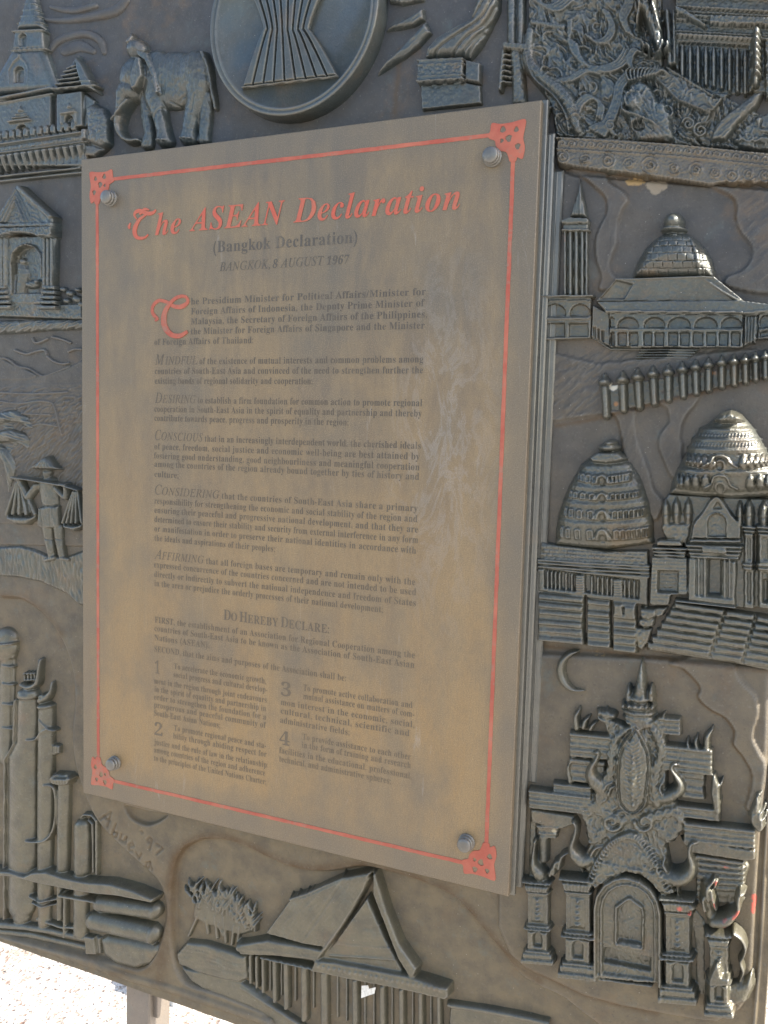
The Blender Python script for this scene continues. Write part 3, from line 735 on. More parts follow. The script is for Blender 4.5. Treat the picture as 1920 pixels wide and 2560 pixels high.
# signature scratched into the field under the tablet
SCR = []
def scratch(pts): SCR.append(pts); g.groove(cv(F8, pts), 2.6, 3.0)
for st in ([(492, 1195), (548, 1158), (530, 1232)], [(512, 1178), (540, 1205)], [(572, 1218), (548, 1282)], [(558, 1258), (580, 1262), (574, 1285), (550, 1282)],
           [(600, 1268), (592, 1296), (608, 1306), (624, 1285)], [(624, 1285), (620, 1312)], [(640, 1330), (662, 1326), (652, 1310), (636, 1322), (640, 1350), (656, 1352)],
           [(672, 1362), (688, 1390), (700, 1366)], [(722, 1412), (742, 1408), (736, 1440), (720, 1436), (726, 1414)], [(742, 1410), (752, 1446)],
           [(700, 1252), (708, 1262)], [(752, 1298), (738, 1310), (730, 1298), (742, 1284), (754, 1296), (740, 1344)], [(778, 1318), (806, 1340), (776, 1366)]):
    scratch(st)
sink(cv(F8, [(610, 1120), (660, 1130), (740, 1150), (832, 1168), (800, 1205), (740, 1228), (690, 1218), (640, 1185)]), 9, 6, 3)
# dark brown along the ledges: dirt, with the shade of their undersides painted in
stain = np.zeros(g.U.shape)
def rust_shade(fr, pts, w_, amt=1.0, sp=4):
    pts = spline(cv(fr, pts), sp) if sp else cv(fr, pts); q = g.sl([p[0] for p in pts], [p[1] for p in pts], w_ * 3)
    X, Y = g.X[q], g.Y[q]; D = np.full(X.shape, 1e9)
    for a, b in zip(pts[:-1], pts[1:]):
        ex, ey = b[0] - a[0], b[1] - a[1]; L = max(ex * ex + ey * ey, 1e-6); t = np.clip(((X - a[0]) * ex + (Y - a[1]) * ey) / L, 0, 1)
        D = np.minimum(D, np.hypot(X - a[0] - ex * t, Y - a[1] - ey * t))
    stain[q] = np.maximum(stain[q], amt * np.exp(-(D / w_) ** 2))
rust_shade(F7, [(40, 300), (62, 165), (150, 92), (260, 76), (360, 105), (480, 165), (600, 208), (720, 212), (860, 198), (960, 212), (1130, 262), (1270, 325), (1350, 400), (1420, 480), (1520, 600), (1650, 700)], 13)
rust_shade(F7, [(0, 700), (20, 500), (50, 300)], 16, .8); rust_shade(F8, [(0, 80), (110, 88), (215, 160), (300, 270)], 10, .6)
rust_shade(F8, [(560, 1960), (760, 1930), (840, 1800), (835, 1600)], 12, .7)
rust_shade(F6, [(20, 1800), (150, 1880), (300, 1950), (480, 2040), (700, 2100), (900, 2150)], 9, 1)
rust_shade(F6, [(100, 20), (500, 60), (900, 100), (1540, 175)], 5, 1); rust_shade(F6, [(1060, 155), (1150, 255), (1142, 320), (1205, 385), (1300, 440), (1350, 515), (1342, 585), (1402, 665), (1448, 760), (1420, 930)], 3, 1)
rust_shade(F4, [(400, 115), (500, 180), (575, 262), (582, 365)], 3, .8); rust_shade(F4, [(1250, 160), (1350, 225), (1430, 270), (1442, 400)], 4, .8)
rust_shade(F5, [(240, 560), (560, 500), (900, 410), (1300, 320), (1613, 240)], 6, .9); rust_shade(F5, [(620, 500), (650, 570), (680, 700)], 3, .7)
rust_shade(F3, [(420, 1045), (700, 1080), (1000, 1110), (1290, 1150), (1659, 1140)], 6, .9)
rust_shade(F2, [(920, 230), (915, 330), (905, 400), (895, 520)], 7, .6); rust_shade(F2, [(190, 410), (420, 385), (640, 350)], 5, .8)
for pts in SCR: rust_shade(F8, pts, 2.2, 0.7, 0)
# clip to the panel's own outline and build
keep = (g.V > PB) & (g.U < PR)
H = g.H; idx = np.arange(g.nu * g.nv).reshape(g.nv, g.nu)
gU = np.minimum(g.U, PR); gV = np.maximum(g.V, PB)
F = np.stack([idx[:-1, :-1], idx[:-1, 1:], idx[1:, 1:], idx[1:, :-1]], -1)
ok = (keep[:-1, :-1] | keep[1:, 1:]) & (keep[:-1, 1:] | keep[1:, :-1])
F = F[ok]; used, inv = np.unique(F, return_inverse=True)
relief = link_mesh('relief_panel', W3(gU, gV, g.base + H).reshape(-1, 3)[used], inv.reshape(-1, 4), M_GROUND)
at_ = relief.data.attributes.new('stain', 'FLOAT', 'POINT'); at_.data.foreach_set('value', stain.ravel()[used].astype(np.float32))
tag(relief, 'large cast bronze relief panel of temples, mosque, stupas, elephant and farmer behind the tablet', 'relief panel')
# body of the casting behind and beyond the modelled field, with its own thickness
box_plate('slab', PL, PT, PR, PB, -78, -62.0, M_GROUND, relief)
def bar_w(name, u0, v0, u1, v1, h0, h1, mat=M_GROUND): return box_plate(name, u0, v0, u1, v1, h0, h1, mat, relief, 2)
bar_w('edge_strip', PL, PB + 3, PR, PB - 1.0, -74, -42.5)
bar_w('edge_strip', PR - 2, PT, PR + 1.5, PB, -74, -41.5)
# parts of the panel above and left of the modelled field
bar_w('border_strip', PL, PT - 1, PR - 3, g.v1 - 1, -53, -39.5)
bar_w('border_strip', PL, g.v1, g.u0 + 1, PB + 4, -53, -39.8)

def bar(c, x0, y0, x1, y1, th, h, bev=3, rnd=False, mode='max', base=0):
    return c.poly([(x0, y0), (x1, y1), (x1, y1 + th), (x0, y0 + th)], h, bev, mode, base, rnd)
def skin(c, a=0.6, sc=6, seed=1):
    c.tex(lambda X, Y: a * fbm(c.U[:X.shape[0], :X.shape[1]] / sc, c.V[:X.shape[0], :X.shape[1]] / sc, seed)); return c
def lerp(a, b, t): return a + (b - a) * t
def arch(c, x0, y0, x1, y1, dep, slope=0.0, mode='cut', bev=3, name=None, pointed=False):
    """arched opening: x0..x1 wide, crown at y0, foot at y1"""
    cx = (x0 + x1) / 2; r = (x1 - x0) / 2; rr = min(r, (y1 - y0) * 0.8)
    pts = [(x0, y1 + slope * x0 * 0), (x0, y0 + rr)]
    for a in np.linspace(180, 0, 9)[1:-1]: pts.append((cx + r * math.cos(rad(a)), y0 + rr - rr * math.sin(rad(a)) * (1.12 if pointed and 60 < a < 120 else 1)))
    pts += [(x1, y0 + rr), (x1, y1)]
    if slope: pts = [(x, y + slope * (x - cx)) for x, y in pts]
    c.poly(pts, dep, bev, mode)
    if name: c.mark(name, pts)
    return pts

# ---------------------------------------------------------------- top left: stupa temple with turret
c = Relief(F1, (-60, -60, 680, 1110), href=-30)
bl_ = 0.13
c.poly([(-60, 985), (-60, 840), (500, 765), (520, 990)], 13, 6)                       # podium
c.poly([(-60, 610), (300, 560), (300, 800), (-60, 850)], 11, 4, fn=lambda X, Y, d: 0.5 * fbm(X / 14, Y / 14, 3))
c.poly([(-60, 560), (-20, 440), (60, 300), (90, 290), (262, 285), (290, 360), (345, 520), (330, 540)], 15, 40, rnd=True)   # bell
bar(c, -60, 590, 330, 512, 26, 20, 5); bar(c, -60, 616, 320, 545, 16, 15, 4)
c.poly([(95, 180), (262, 172), (270, 292), (80, 300)], 16, 12, rnd=True)             # drum
bar(c, 78, 186, 272, 176, 16, 20, 4); bar(c, 70, 296, 285, 284, 14, 18, 4)
c.poly([(160, -60), (200, -60), (225, 60), (262, 172), (90, 182), (125, 90)], 16, 30, rnd=True)    # spire
for yy in (20, 55, 92, 128): bar(c, 150 - yy * 0.45, yy + 6, 212 + yy * 0.35, yy, 9, 17, 3)
arch(c, 122, 205, 168, 280, 7, -0.05)
arch(c, 92, 400, 152, 492, 8, -0.08, name='niche')
c.tube([(62, 420, 9, 17), (92, 370, 9, 18), (128, 342, 9, 19), (160, 372, 9, 18), (178, 415, 9, 16)])
c.tube([(60, 420, 8, 16), (66, 500, 8, 16)]); c.tube([(176, 415, 8, 16), (172, 488, 8, 16)])
c.ell(128, 335, 15, 15, 21)
# canopied window in the wall
bar(c, 52, 718, 190, 700, 18, 20, 5); bar(c, 70, 696, 172, 684, 12, 17, 4); bar(c, 88, 676, 158, 668, 10, 16, 4)
c.poly([(95, 672), (124, 615), (150, 664)], 15, 8); arch(c, 98, 738, 154, 800, 8, -0.08, name='window')
# turret on the right
c.poly([(345, 560), (498, 540), (502, 755), (345, 775)], 17, 4); c.poly([(498, 545), (560, 590), (560, 700), (500, 760)], 11, 6)
for i, (a, b, y) in enumerate([(318, 590, 510), (338, 560, 482), (352, 530, 456), (368, 500, 430), (380, 480, 405), (395, 468, 384)]):
    bar(c, a, y + 18, b, y - 6, 20, 24 - 1.3 * i, 6)
c.poly([(455, 330), (500, 380), (590, 555), (500, 520), (470, 420)], 22, 10, rnd=True)
c.tube([(440, 400, 16, 18), (452, 360, 11, 15), (458, 325, 4, 10)])
bar(c, 372, 676, 472, 662, 14, 24, 4); bar(c, 388, 660, 460, 650, 10, 21, 4); c.poly([(400, 655), (425, 600), (448, 648)], 20, 8)
arch(c, 395, 690, 446, 752, 9, -0.08, name='window')
c.tube([(378, 688, 7, 22), (380, 740, 7, 22)]); c.tube([(462, 676, 7, 22), (464, 735, 7, 22)])
c.poly([(298, 575), (345, 568), (345, 750), (298, 755)], 7, 3, 'cut')
# merlons
for i in range(13):
    x = -40 + i * 40.5; y = 838 - x * bl_
    pts = [(x - 15, y), (x - 17, y - 36), (x - 9, y - 52), (x, y - 62), (x + 9, y - 54), (x + 17, y - 40), (x + 15, y)]
    c.poly(pts, 18, 6, rnd=True); c.mark('merlon', [(a, min(b, y - 3)) for a, b in pts])
bar(c, -60, 862, 520, 776, 20, 20, 4); bar(c, -60, 880, 522, 797, 36, 16, 4)
c.tex(lambda X, Y: 1.6 * curl(X, Y, 26, 4), [(-60, 888), (520, 806), (520, 830), (-60, 912)])
bar(c, -60, 912, 522, 834, 12, 19, 4)
# round drum at the corner
c.poly([(512, 640), (560, 610), (620, 640), (648, 700), (650, 850), (620, 885), (520, 850)], 21, 40, rnd=True)
c.tex(lambda X, Y: 1.2 * curl(X, Y, 34, 9), [(520, 650), (640, 660), (645, 860), (520, 840)])
bar(c, 500, 768, 530, 765, 70, 22, 6)
c.poly([(480, 850), (560, 850), (620, 885), (560, 930), (490, 925)], 12, 20, rnd=True)
# lotus petals
for i in range(14):
    x = -50 + i * 41; y = 935 - (x) * bl_; top = (x, y)
    pts = [(x - 17, y - 12), (x + 17, y - 16), (x + 16, y + 40), (x + 4, y + 88), (x - 8, y + 90), (x - 17, y + 44)]
    c.poly(pts, 20, 15, rnd=True, slope=(x, y, 3, x, y + 85, -8)); c.groove([(x + 18, y - 10), (x + 17, y + 80)], 4, 4)
    c.mark('lotus_petal', pts)
bar(c, -60, 1040, 482, 984, 18, 13, 5); bar(c, -60, 1064, 482, 1006, 22, 9, 6)
c.warp_up(lambda X, Y: 0.5 * fbm(X / 9, Y / 9, 8))
c.soften(1); c.build('temple_relief', M_FIG, relief, 'stupa temple with turret, merlons and lotus petals, at the top left')
# curled clouds behind
c = Relief(F1, (260, 120, 760, 420), href=-38, res=1.6)
c.tube([(290, 300, 16, 4), (340, 240, 22, 5), (430, 205, 24, 5), (520, 200, 24, 6), (590, 240, 22, 6), (612, 310, 14, 4)], sp=4)
c.tube([(380, 300, 30, 4), (470, 270, 36, 4), (545, 300, 20, 3)], sp=3)
c.build('cloud_relief', M_GROUND, relief, 'low curled cloud between temple and elephant')
c = Relief(F1, (-60, -60, 800, 170), href=-38, res=1.6)
c.tube([(230, 110, 10, 3), (360, 120, 18, 5), (520, 100, 24, 6), (680, 60, 30, 6), (740, 0, 24, 4)], sp=4)
c.tube([(300, 40, 14, 3), (420, 60, 20, 4), (560, 30, 18, 4)], sp=4)
c.build('cloud_relief', M_GROUND, relief, 'drifting cloud above the elephant at the top edge')

# ---------------------------------------------------------------- elephant
c = Relief(F1, (640, 180, 1330, 900), href=-26, res=1.1)
c.ell(1020, 440, 205, 150, 23, -4); c.ell(1130, 430, 105, 150, 25, 10, 'smax'); c.ell(925, 440, 115, 160, 24, -8, 'smax')
c.ell(1010, 540, 130, 100, 20, 0, 'smax')
c.tube([(1160, 480, 80, 24), (1150, 590, 62, 22), (1118, 680, 46, 20), (1108, 760, 42, 20), (1100, 812, 52, 21)], 'smax')   # hind leg
c.tube([(1190, 560, 50, 14), (1195, 680, 40, 13), (1190, 770, 34, 13), (1185, 815, 38, 13)])
c.tube([(905, 480, 78, 24), (905, 590, 60, 23), (935, 690, 44, 21), (955, 770, 40, 21), (962, 826, 50, 22)], 'smax')      # fore leg
c.tube([(850, 560, 46, 14), (845, 680, 34, 13), (862, 780, 30, 13), (850, 848, 38, 14)])
c.ell(790, 450, 92, 130, 30, 12, 'smax'); c.ell(760, 540, 75, 70, 30, 0, 'smax')                                         # head
c.ell(800, 290, 62, 70, 26, 0, 'smax'); c.tube([(765, 250, 24, 22), (775, 215, 14, 16), (762, 190, 6, 10)])              # dome of the forehead
c.tube([(735, 560, 46, 31), (728, 620, 34, 29), (708, 690, 27, 26), (702, 750, 23, 24), (722, 805, 22, 22), (762, 832, 22, 20), (806, 826, 18, 18)], 'smax', sp=3)
c.tube([(770, 600, 16, 26), (745, 640, 14, 30), (712, 690, 10, 30), (668, 716, 4, 24)], sp=2)                            # tusk
c.poly([(840, 350), (870, 360), (885, 470), (850, 540), (815, 560), (800, 500), (818, 420)], 34, 14, rnd=True)           # ear
c.poly([(840, 310), (900, 330), (945, 440), (965, 560), (950, 580), (925, 470), (885, 380), (835, 340)], 29, 7, rnd=True)  # harness
c.tube([(1195, 310, 18, 18), (1228, 400, 15, 16), (1240, 500, 12, 13), (1250, 570, 14, 12), (1258, 632, 10, 9)], sp=3)
c.ell(700, 520, 12, 16, 4, 0, 'cut'); c.groove([(775, 310), (745, 345), (760, 365)], 5, 3, 3)
for a, b in (((840, 560), (860, 640)), ((1060, 600), (1100, 560)), ((1010, 600), (1080, 640)), ((950, 650), (920, 700)), ((1140, 660), (1165, 560))): c.groove([a, b], 5, 2)
for y in (650, 690, 735): c.groove([(686, y), (735, y + 6)], 3, 1.4)
for x in (930, 955, 980): c.ell(x, 832, 10, 9, 3, 0, 'add')
for x in (1075, 1100, 1126): c.ell(x, 820, 10, 9, 3, 0, 'add')
c.groove([(960, 640), (985, 720), (1010, 820)], 7, 4, 3)
c.warp_up(lambda X, Y: 0.9 * fbm(X / 14, Y / 18, 5) + 0.6 * hatch(X, Y, 95, 34, 6, 6))
c.mark('tusk', [(770, 585), (790, 615), (730, 690), (664, 724), (664, 704), (735, 640)])
c.mark('ear', [(840, 350), (870, 360), (885, 470), (850, 540), (815, 560), (800, 500), (818, 420)])
c.mark('tail', [(1210, 330), (1260, 400), (1290, 640), (1235, 645), (1222, 500), (1212, 420)])
c.build('elephant_relief', M_FIG, relief, 'standing elephant with lowered trunk, facing left')

# ---------------------------------------------------------------- round emblem disc
pr = [(50, 120), (75, 300), (130, 425), (215, 500), (330, 536), (480, 505), (600, 425), (700, 320), (780, 200), (815, 100)]
A = []; B = []
for x, y in pr:
    u, v = P(500 + x / 1.8433, y / 1.8433, -9); A.append([2 * u, 2 * v, 1]); B.append(u * u + v * v)
sol = np.linalg.lstsq(np.array(A, float), np.array(B, float), rcond=None)[0]
EU, EV = float(sol[0]), float(sol[1]); ER = float(math.sqrt(sol[2] + EU * EU + EV * EV))
if DEBUG: print('emblem', EU, EV, ER)
emblem = tag(empty('emblem_disc', 0, 0, 0), 'thick round bronze disc with a pinched sheaf of rice stalks, above the tablet', 'emblem')
lathe('rim', EU, EV, [(ER + 3, -42), (ER + 1, -12), (ER, -9.6), (ER - 1.5, -9), (ER - 4, -9), (ER - 5.5, -10.5), (ER - 7.5, -10.8), (ER - 8, -9.6), (ER - 11, -9.6), (ER - 14, -15.5)], M_FIG, emblem, 128)
fld = Relief(F2, (10, -360, 860, 600), base=-16.5, href=-15, res=1.6)
dd = np.hypot(fld.U - EU, fld.V - EV)
fld.H = np.where(dd < ER - 10, 0.6 * fbm(fld.U / 40, fld.V / 40, 2), -8.0)
fld.build('field', M_GROUND, emblem)
waist = [302, 327, 352, 379, 404, 430, 455, 480, 502]
topx = [205, 245, 285, 325, 365, 408, 450, 492, 540, 590]
botx = [195, 243, 292, 340, 390, 440, 488, 537, 586, 634]
wx = [290, 312, 335, 357, 380, 404, 428, 452, 476, 505]
sh = Relief(F2, (120, -120, 700, 470), base=-16.6, href=-11, res=1.0)
def stalk(i, t):
    """edge i of the sheaf at height fraction t: -1 top, 0 waist, 1 foot"""
    e = wx[i]; f = (topx[i] if t < 0 else botx[i]); k = abs(t) ** (1.25 if t < 0 else 0.85)
    y = lerp(132, -90 if t < 0 else 398 - 52 * (f - 195) / 439, abs(t)) + (0 if abs(t) > .9 else 8 * (1 - abs(e - 400) / 110) * (1 - abs(t)))
    return (lerp(e, f, k), y)
ts = [-1, -.75, -.5, -.3, -.15, -.06, 0, .06, .15, .3, .5, .75, 1]
for i in range(9):
    L_ = [stalk(i, t) for t in ts]; R_ = [stalk(i + 1, t) for t in ts]
    pts = L_ + R_[::-1]
    sh.poly(pts, 7.5, 9, rnd=True); sh.mark('rice_stalk', pts)
sh.I[sh.H < -1] = 0
for i in range(10): sh.groove([stalk(i, t) for t in ts], 3.0, 3.5)
bar(sh, 190, 398, 636, 345, 9, 8, 3)
sh.build('sheaf', M_FIG, emblem, 'sheaf of rice stalks pinched in the middle')
# ---------------------------------------------------------------- left: shrine with gable and arch
c = Relief(F1, (-80, 1080, 500, 1900), href=-30)
c.poly([(-30, 1880), (-60, 1800), (100, 1775), (300, 1800), (480, 1790), (490, 1900)], 9, 12, fn=lambda X, Y, d: 1.2 * fbm(X / 16, Y / 16, 3))
c.poly([(0, 1400), (330, 1395), (325, 1800), (0, 1800)], 11, 5)
c.poly([(8, 1330), (20, 1265), (122, 1100), (135, 1098), (215, 1185), (340, 1290), (338, 1345), (250, 1350)], 22, 8)
c.poly([(135, 1100), (240, 1195), (344, 1290), (320, 1310), (205, 1210), (120, 1130)], 25, 8, rnd=True)
for k, (x0, y0, x1, y1, ax_, ay_) in enumerate([(15, 1320, 215, 1315, 122, 1128), (40, 1322, 192, 1318, 122, 1165), (64, 1322, 170, 1318, 120, 1200)]):
    c.tube([(x0, y0, 7, 24 + k * 1.2), (ax_, ay_, 7, 24 + k * 1.2), (x1, y1, 7, 24 + k * 1.2)])
c.tex(lambda X, Y: 1.1 * curl(X, Y, 22, 5), [(70, 1315), (122, 1190), (170, 1310)]); c.tex(lambda X, Y: 1.0 * hatch(X, Y, 42, 40, 8, 5), [(140, 1110), (340, 1295), (330, 1340), (220, 1320)])
bar(c, -10, 1330, 340, 1322, 30, 25, 6)
c.poly([(-12, 1358), (340, 1345), (338, 1408), (250, 1412), (215, 1396), (120, 1388), (60, 1400), (10, 1424), (-12, 1410)], 26, 6, fn=lambda X, Y, d: 0.9 * curl(X, Y, 28, 3))
for x in (18, 36, 268, 290, 312): c.tube([(x, 1415, 11, 17), (x, 1690, 11, 17)])
pts = arch(c, 74, 1452, 252, 1740, 10, 0, bev=8)
c.tube([(72, 1740, 9, 15), (70, 1560, 9, 16), (82, 1500, 9, 17), (118, 1462, 9, 17), (162, 1450, 9, 17), (210, 1462, 9, 17), (244, 1505, 9, 17), (254, 1580, 9, 16), (246, 1640, 8, 14)])
c.mark('arch_opening', pts)
c.tube([(110, 1570, 26, 9, 1), (118, 1620, 34, 10, 1), (108, 1690, 30, 9, 1), (95, 1770, 26, 8, 1)], sp=3); c.ell(124, 1548, 20, 22, 12)
c.ell(178, 1682, 44, 26, 12); c.ell(212, 1668, 14, 16, 14); c.groove([(150, 1660), (190, 1690)], 3, 2)
for i in range(5):
    y = 1690 + i * 30
    bar(c, -40, y, 40 + i * 8, y - 2, 26, 15 + i * 1.4, 6, True); c.mark('step', [(-40, y), (40 + i * 8, y - 2), (40 + i * 8, y + 24), (-40, y + 26)])
    bar(c, 256 - i * 4, y, 332 + i * 5, y + 2, 26, 16 + i * 1.4, 6, True); c.mark('step', [(256 - i * 4, y), (332 + i * 5, y + 2), (332 + i * 5, y + 26), (256 - i * 4, y + 24)])
for i, (x, y, r) in enumerate([(360, 1712, 22), (400, 1735, 26), (440, 1770, 30), (380, 1780, 24), (450, 1715, 20), (470, 1800, 22)]):
    c.ell(x, y, r, r * .8, 11, 20); c.mark('boulder', [(x + r * .9 * math.cos(a), y + r * .7 * math.sin(a)) for a in np.linspace(0, 6.28, 9)[:-1]])
c.warp_up(lambda X, Y: 0.7 * fbm(X / 9, Y / 9, 11) + 0.5 * hatch(X, Y, 80, 30, 8, 3))
c.build('shrine_relief', M_FIG, relief, 'small gabled shrine with arched doorway and seated figure inside')

# ---------------------------------------------------------------- left: landscape with farmer
c = Relief(F9, (-80, 225, 560, 345), href=-34)
c.tube([(-60, 290, 42, 13), (120, 285, 42, 13), (300, 275, 36, 12), (520, 272, 30, 11)])
c.tex(lambda X, Y: 2.0 * hatch(X, Y, -28, 30, 6, 3)); c.build('branch_relief', M_FIG, relief, 'thick twisted branch ledge below the shrine')
c = Relief(F9, (-80, 320, 560, 1760), href=-38, res=1.5)
c.poly([(-60, 600), (40, 545), (130, 560), (210, 590), (300, 580), (400, 545), (520, 480), (560, 700), (-80, 700)], 4, 8)
c.poly([(-80, 500), (20, 480), (90, 520), (130, 530), (250, 590), (180, 620), (-80, 620)], 5, 8)
c.tube([(-60, 500, 8, 6), (30, 480, 8, 6), (110, 530, 8, 6), (180, 545, 7, 6), (260, 590, 6, 5), (330, 570, 6, 5), (430, 530, 6, 5)], sp=3)
for p_ in ([(90, 430), (160, 455), (215, 440), (270, 430), (285, 455)], [(290, 470), (330, 500), (380, 515), (420, 510)], [(420, 440), (460, 425), (500, 425)], [(200, 360), (215, 385), (250, 380), (290, 360)], [(320, 350), (380, 365), (430, 385)]):
    c.tube([(x, y, 9, 5) for x, y in p_], sp=3)
c.poly([(-80, 640), (560, 625), (560, 1500), (-80, 1500)], 4.5, 8)
c.tex(lambda X, Y: 1.6 * hatch(X, Y, -18, 34, 8, 4), [(-80, 650), (560, 650), (560, 900), (-80, 900)], 12)
c.tex(lambda X, Y: 1.9 * hatch(X, Y, -50, 30, 7, 8), [(90, 780), (560, 700), (560, 1350), (60, 1150)], 12)
for p_ in ([(0, 745), (120, 760), (240, 745), (330, 760), (360, 860), (385, 950)], [(90, 820), (200, 825), (310, 828)], [(160, 910), (260, 885), (360, 900)], [(-20, 690), (200, 700), (420, 690)]):
    c.tube([(x, y, 7, 3, 4) for x, y in p_], sp=3)
c.poly([(-80, 1440), (100, 1430), (560, 1500), (560, 1640), (-80, 1630)], 3, 10)
c.warp_up(lambda X, Y: 0.5 * fbm(X / 14, Y / 14, 2))
c.build('landscape_relief', M_GROUND, relief, 'mountains, clouds and rice fields left of the tablet')
c = Relief(F9, (-80, 1600, 560, 2010), href=-36, res=1.3)
c.poly([(-80, 1640), (120, 1630), (200, 1650), (300, 1690), (400, 1700), (560, 1640), (560, 2010), (480, 2000), (400, 1930), (250, 1860), (100, 1830), (-80, 1820)], 6, 16, fn=lambda X, Y, d: 1.8 * hatch(X, Y, 84, 42, 8, 5))
c.build('grass_relief', M_FIG, relief, 'tall grass with upright blades under the farmer')
c = Relief(F9, (-90, 790, 220, 1330), href=-30)
c.poly([(-80, 860), (60, 850), (110, 1000), (40, 1100), (-80, 1100)], 5, 14)
c.tube([(-80, 880, 36, 12), (40, 835, 38, 14), (120, 850, 32, 13), (178, 905, 14, 9)], sp=4); c.mark('frond', [(-80, 800), (200, 800), (200, 920), (-80, 915)])
c.tube([(-80, 985, 34, 12), (50, 955, 42, 15), (130, 980, 34, 13), (158, 1030, 10, 8)], sp=4); c.mark('frond', [(-80, 916), (200, 921), (200, 1045), (-80, 1045)])
c.tube([(-60, 1000, 30, 10), (20, 1080, 38, 12), (50, 1160, 34, 12), (45, 1240, 20, 9), (38, 1300, 6, 5)], sp=4)
c.tex(lambda X, Y: 2.2 * hatch(X, Y, 20, 50, 7, 5), [(-80, 790), (200, 790), (200, 1045), (-80, 1045)]); c.tex(lambda X, Y: 1.8 * hatch(X, Y, 70, 50, 7, 5), [(-80, 1050), (200, 1050), (200, 1320), (-80, 1320)])
c.build('palm_relief', M_FIG, relief, 'drooping palm fronds at the left edge beside the farmer')
# the farmer carrying two baskets
c = Relief(F9, (5, 1060, 520, 1770), href=-25, res=1.0)
c.poly([(222, 1395), (350, 1385), (356, 1515), (340, 1530), (250, 1532), (215, 1512)], 16, 18, rnd=True)       # tunic
c.mark('tunic', [(222, 1395), (350, 1385), (356, 1515), (340, 1532), (250, 1534), (212, 1515)])
c.tube([(275, 1265, 66, 17), (282, 1330, 60, 17), (286, 1400, 56, 16)], 'smax')                               # torso
c.tube([(272, 1215, 24, 14), (272, 1185, 32, 16)], 'smax')                                                    # neck and head
c.poly([(172, 1160), (220, 1125), (262, 1090), (290, 1074), (318, 1105), (345, 1140), (372, 1166), (300, 1172), (230, 1168)], 24, 22, rnd=True)  # hat
c.mark('hat', [(168, 1162), (220, 1122), (262, 1086), (290, 1070), (322, 1102), (348, 1138), (378, 1168), (300, 1176), (230, 1172)])
for x in (215, 245, 270, 295, 320, 342): c.groove([(288, 1082), (x, 1165)], 3.5, 1.6)
c.tube([(85, 1212, 9, 26), (260, 1238, 11, 27), (400, 1262, 11, 27), (485, 1292, 9, 24)]); c.mark('pole', [(80, 1200), (260, 1226), (490, 1280), (488, 1304), (390, 1276), (260, 1250), (80, 1224)])
c.tube([(212, 1262, 28, 17), (178, 1310, 24, 18), (160, 1335, 22, 18), (140, 1290, 18, 18), (118, 1235, 17, 22)], 'smax', sp=2)   # arms up to the pole
c.tube([(335, 1280, 26, 17), (372, 1320, 24, 18), (392, 1335, 22, 18), (400, 1295, 18, 19), (405, 1258, 17, 24)], 'smax', sp=2)
for k in range(4): c.ell(104 + k * 9, 1222 + k * 2, 6, 11, 27); c.ell(388 + k * 9, 1252 + k * 2, 6, 11, 29)
c.tube([(268, 1525, 34, 14), (272, 1585, 28, 13), (285, 1640, 25, 13), (292, 1700, 22, 12)]); c.tube([(335, 1525, 32, 14), (340, 1590, 27, 13), (348, 1645, 24, 13), (358, 1700, 21, 12)])
c.tube([(305, 1712, 20, 13), (262, 1724, 17, 12)]); c.tube([(362, 1712, 19, 13), (395, 1722, 15, 11)])
for p_ in ([(240, 1588), (305, 1600)], [(315, 1590), (378, 1598)], [(215, 1390), (355, 1384)], [(230, 1360), (260, 1392), (300, 1390)], [(245, 1410), (255, 1520)], [(300, 1410), (305, 1520)]): c.groove(p_, 4, 2, 0)
for ax_, ay_, x0, x1, yb, ym in ((105, 1245, 20, 215, 1440, 1505), (452, 1300, 366, 505, 1492, 1545)):
    for t in (0, 0.22, 0.45, 0.7, 1.0):
        c.tube([(ax_ + (t - .5) * 30, ay_, 9, 14), (lerp(x0 + 10, x1 - 10, t), yb, 12, 16)])
    c.poly([(ax_ - 15, ay_), (ax_ + 15, ay_), (x1 - 8, yb), (x0 + 8, yb)], 7, 8)
    c.poly([(x0, yb - 12), (x0 + 30, yb + 8), (x1 - 30, yb + 12), (x1, yb), (x1 - 8, yb + 34), (x1 - 50, ym + 4), (x0 + 70, ym + 2), (x0 + 15, yb + 36)], 19, 26, rnd=True)
    pts = [(x0, yb - 12), (x1, yb), (x1 - 8, yb + 34), (x1 - 50, ym + 6), (x0 + 70, ym + 4), (x0 + 12, yb + 38)]
    c.tex(lambda X, Y: 1.1 * np.sin(X * 0.55) * np.sin(Y * 0.55 + X * .1), pts); c.mark('basket', pts)
c.warp_up(lambda X, Y: 0.5 * fbm(X / 10, Y / 10, 3) + 0.5 * hatch(X, Y, 82, 30, 7, 2))
c.soften(1); c.build('farmer_relief', M_FIG, relief, 'farmer in a wide conical hat carrying two baskets on a shoulder pole')

# ---------------------------------------------------------------- lower left: refinery
c = Relief(F8, (-100, 240, 860, 1990), base=-52.0, href=-34, res=1.25)
def part(nm, pts): c.mark(nm, pts)
c.tube([(8, 370, 38, 12), (0, 900, 34, 12)]); c.tube([(0, 300, 58, 16), (0, 345, 62, 20), (0, 372, 54, 17)]); c.groove([(34, 400), (30, 880)], 4, 4); [c.tube([(0, y, 6, 16), (46, y + 8, 6, 15)]) for y in (430, 520, 620, 740)]; bar(c, -60, 318, 62, 312, 14, 24, 5)
c.tube([(112, 620, 50, 17), (108, 820, 52, 17), (86, 900, 70, 19), (84, 1400, 72, 20), (80, 1640, 66, 18), (80, 1690, 46, 14)]); part('storage_tower', [(40, 560), (170, 560), (172, 790), (160, 1725), (0, 1725), (0, 900), (40, 820)])
c.tube([(98, 572, 30, 20), (140, 572, 28, 20)]); c.ell(118, 582, 55, 28, 23)
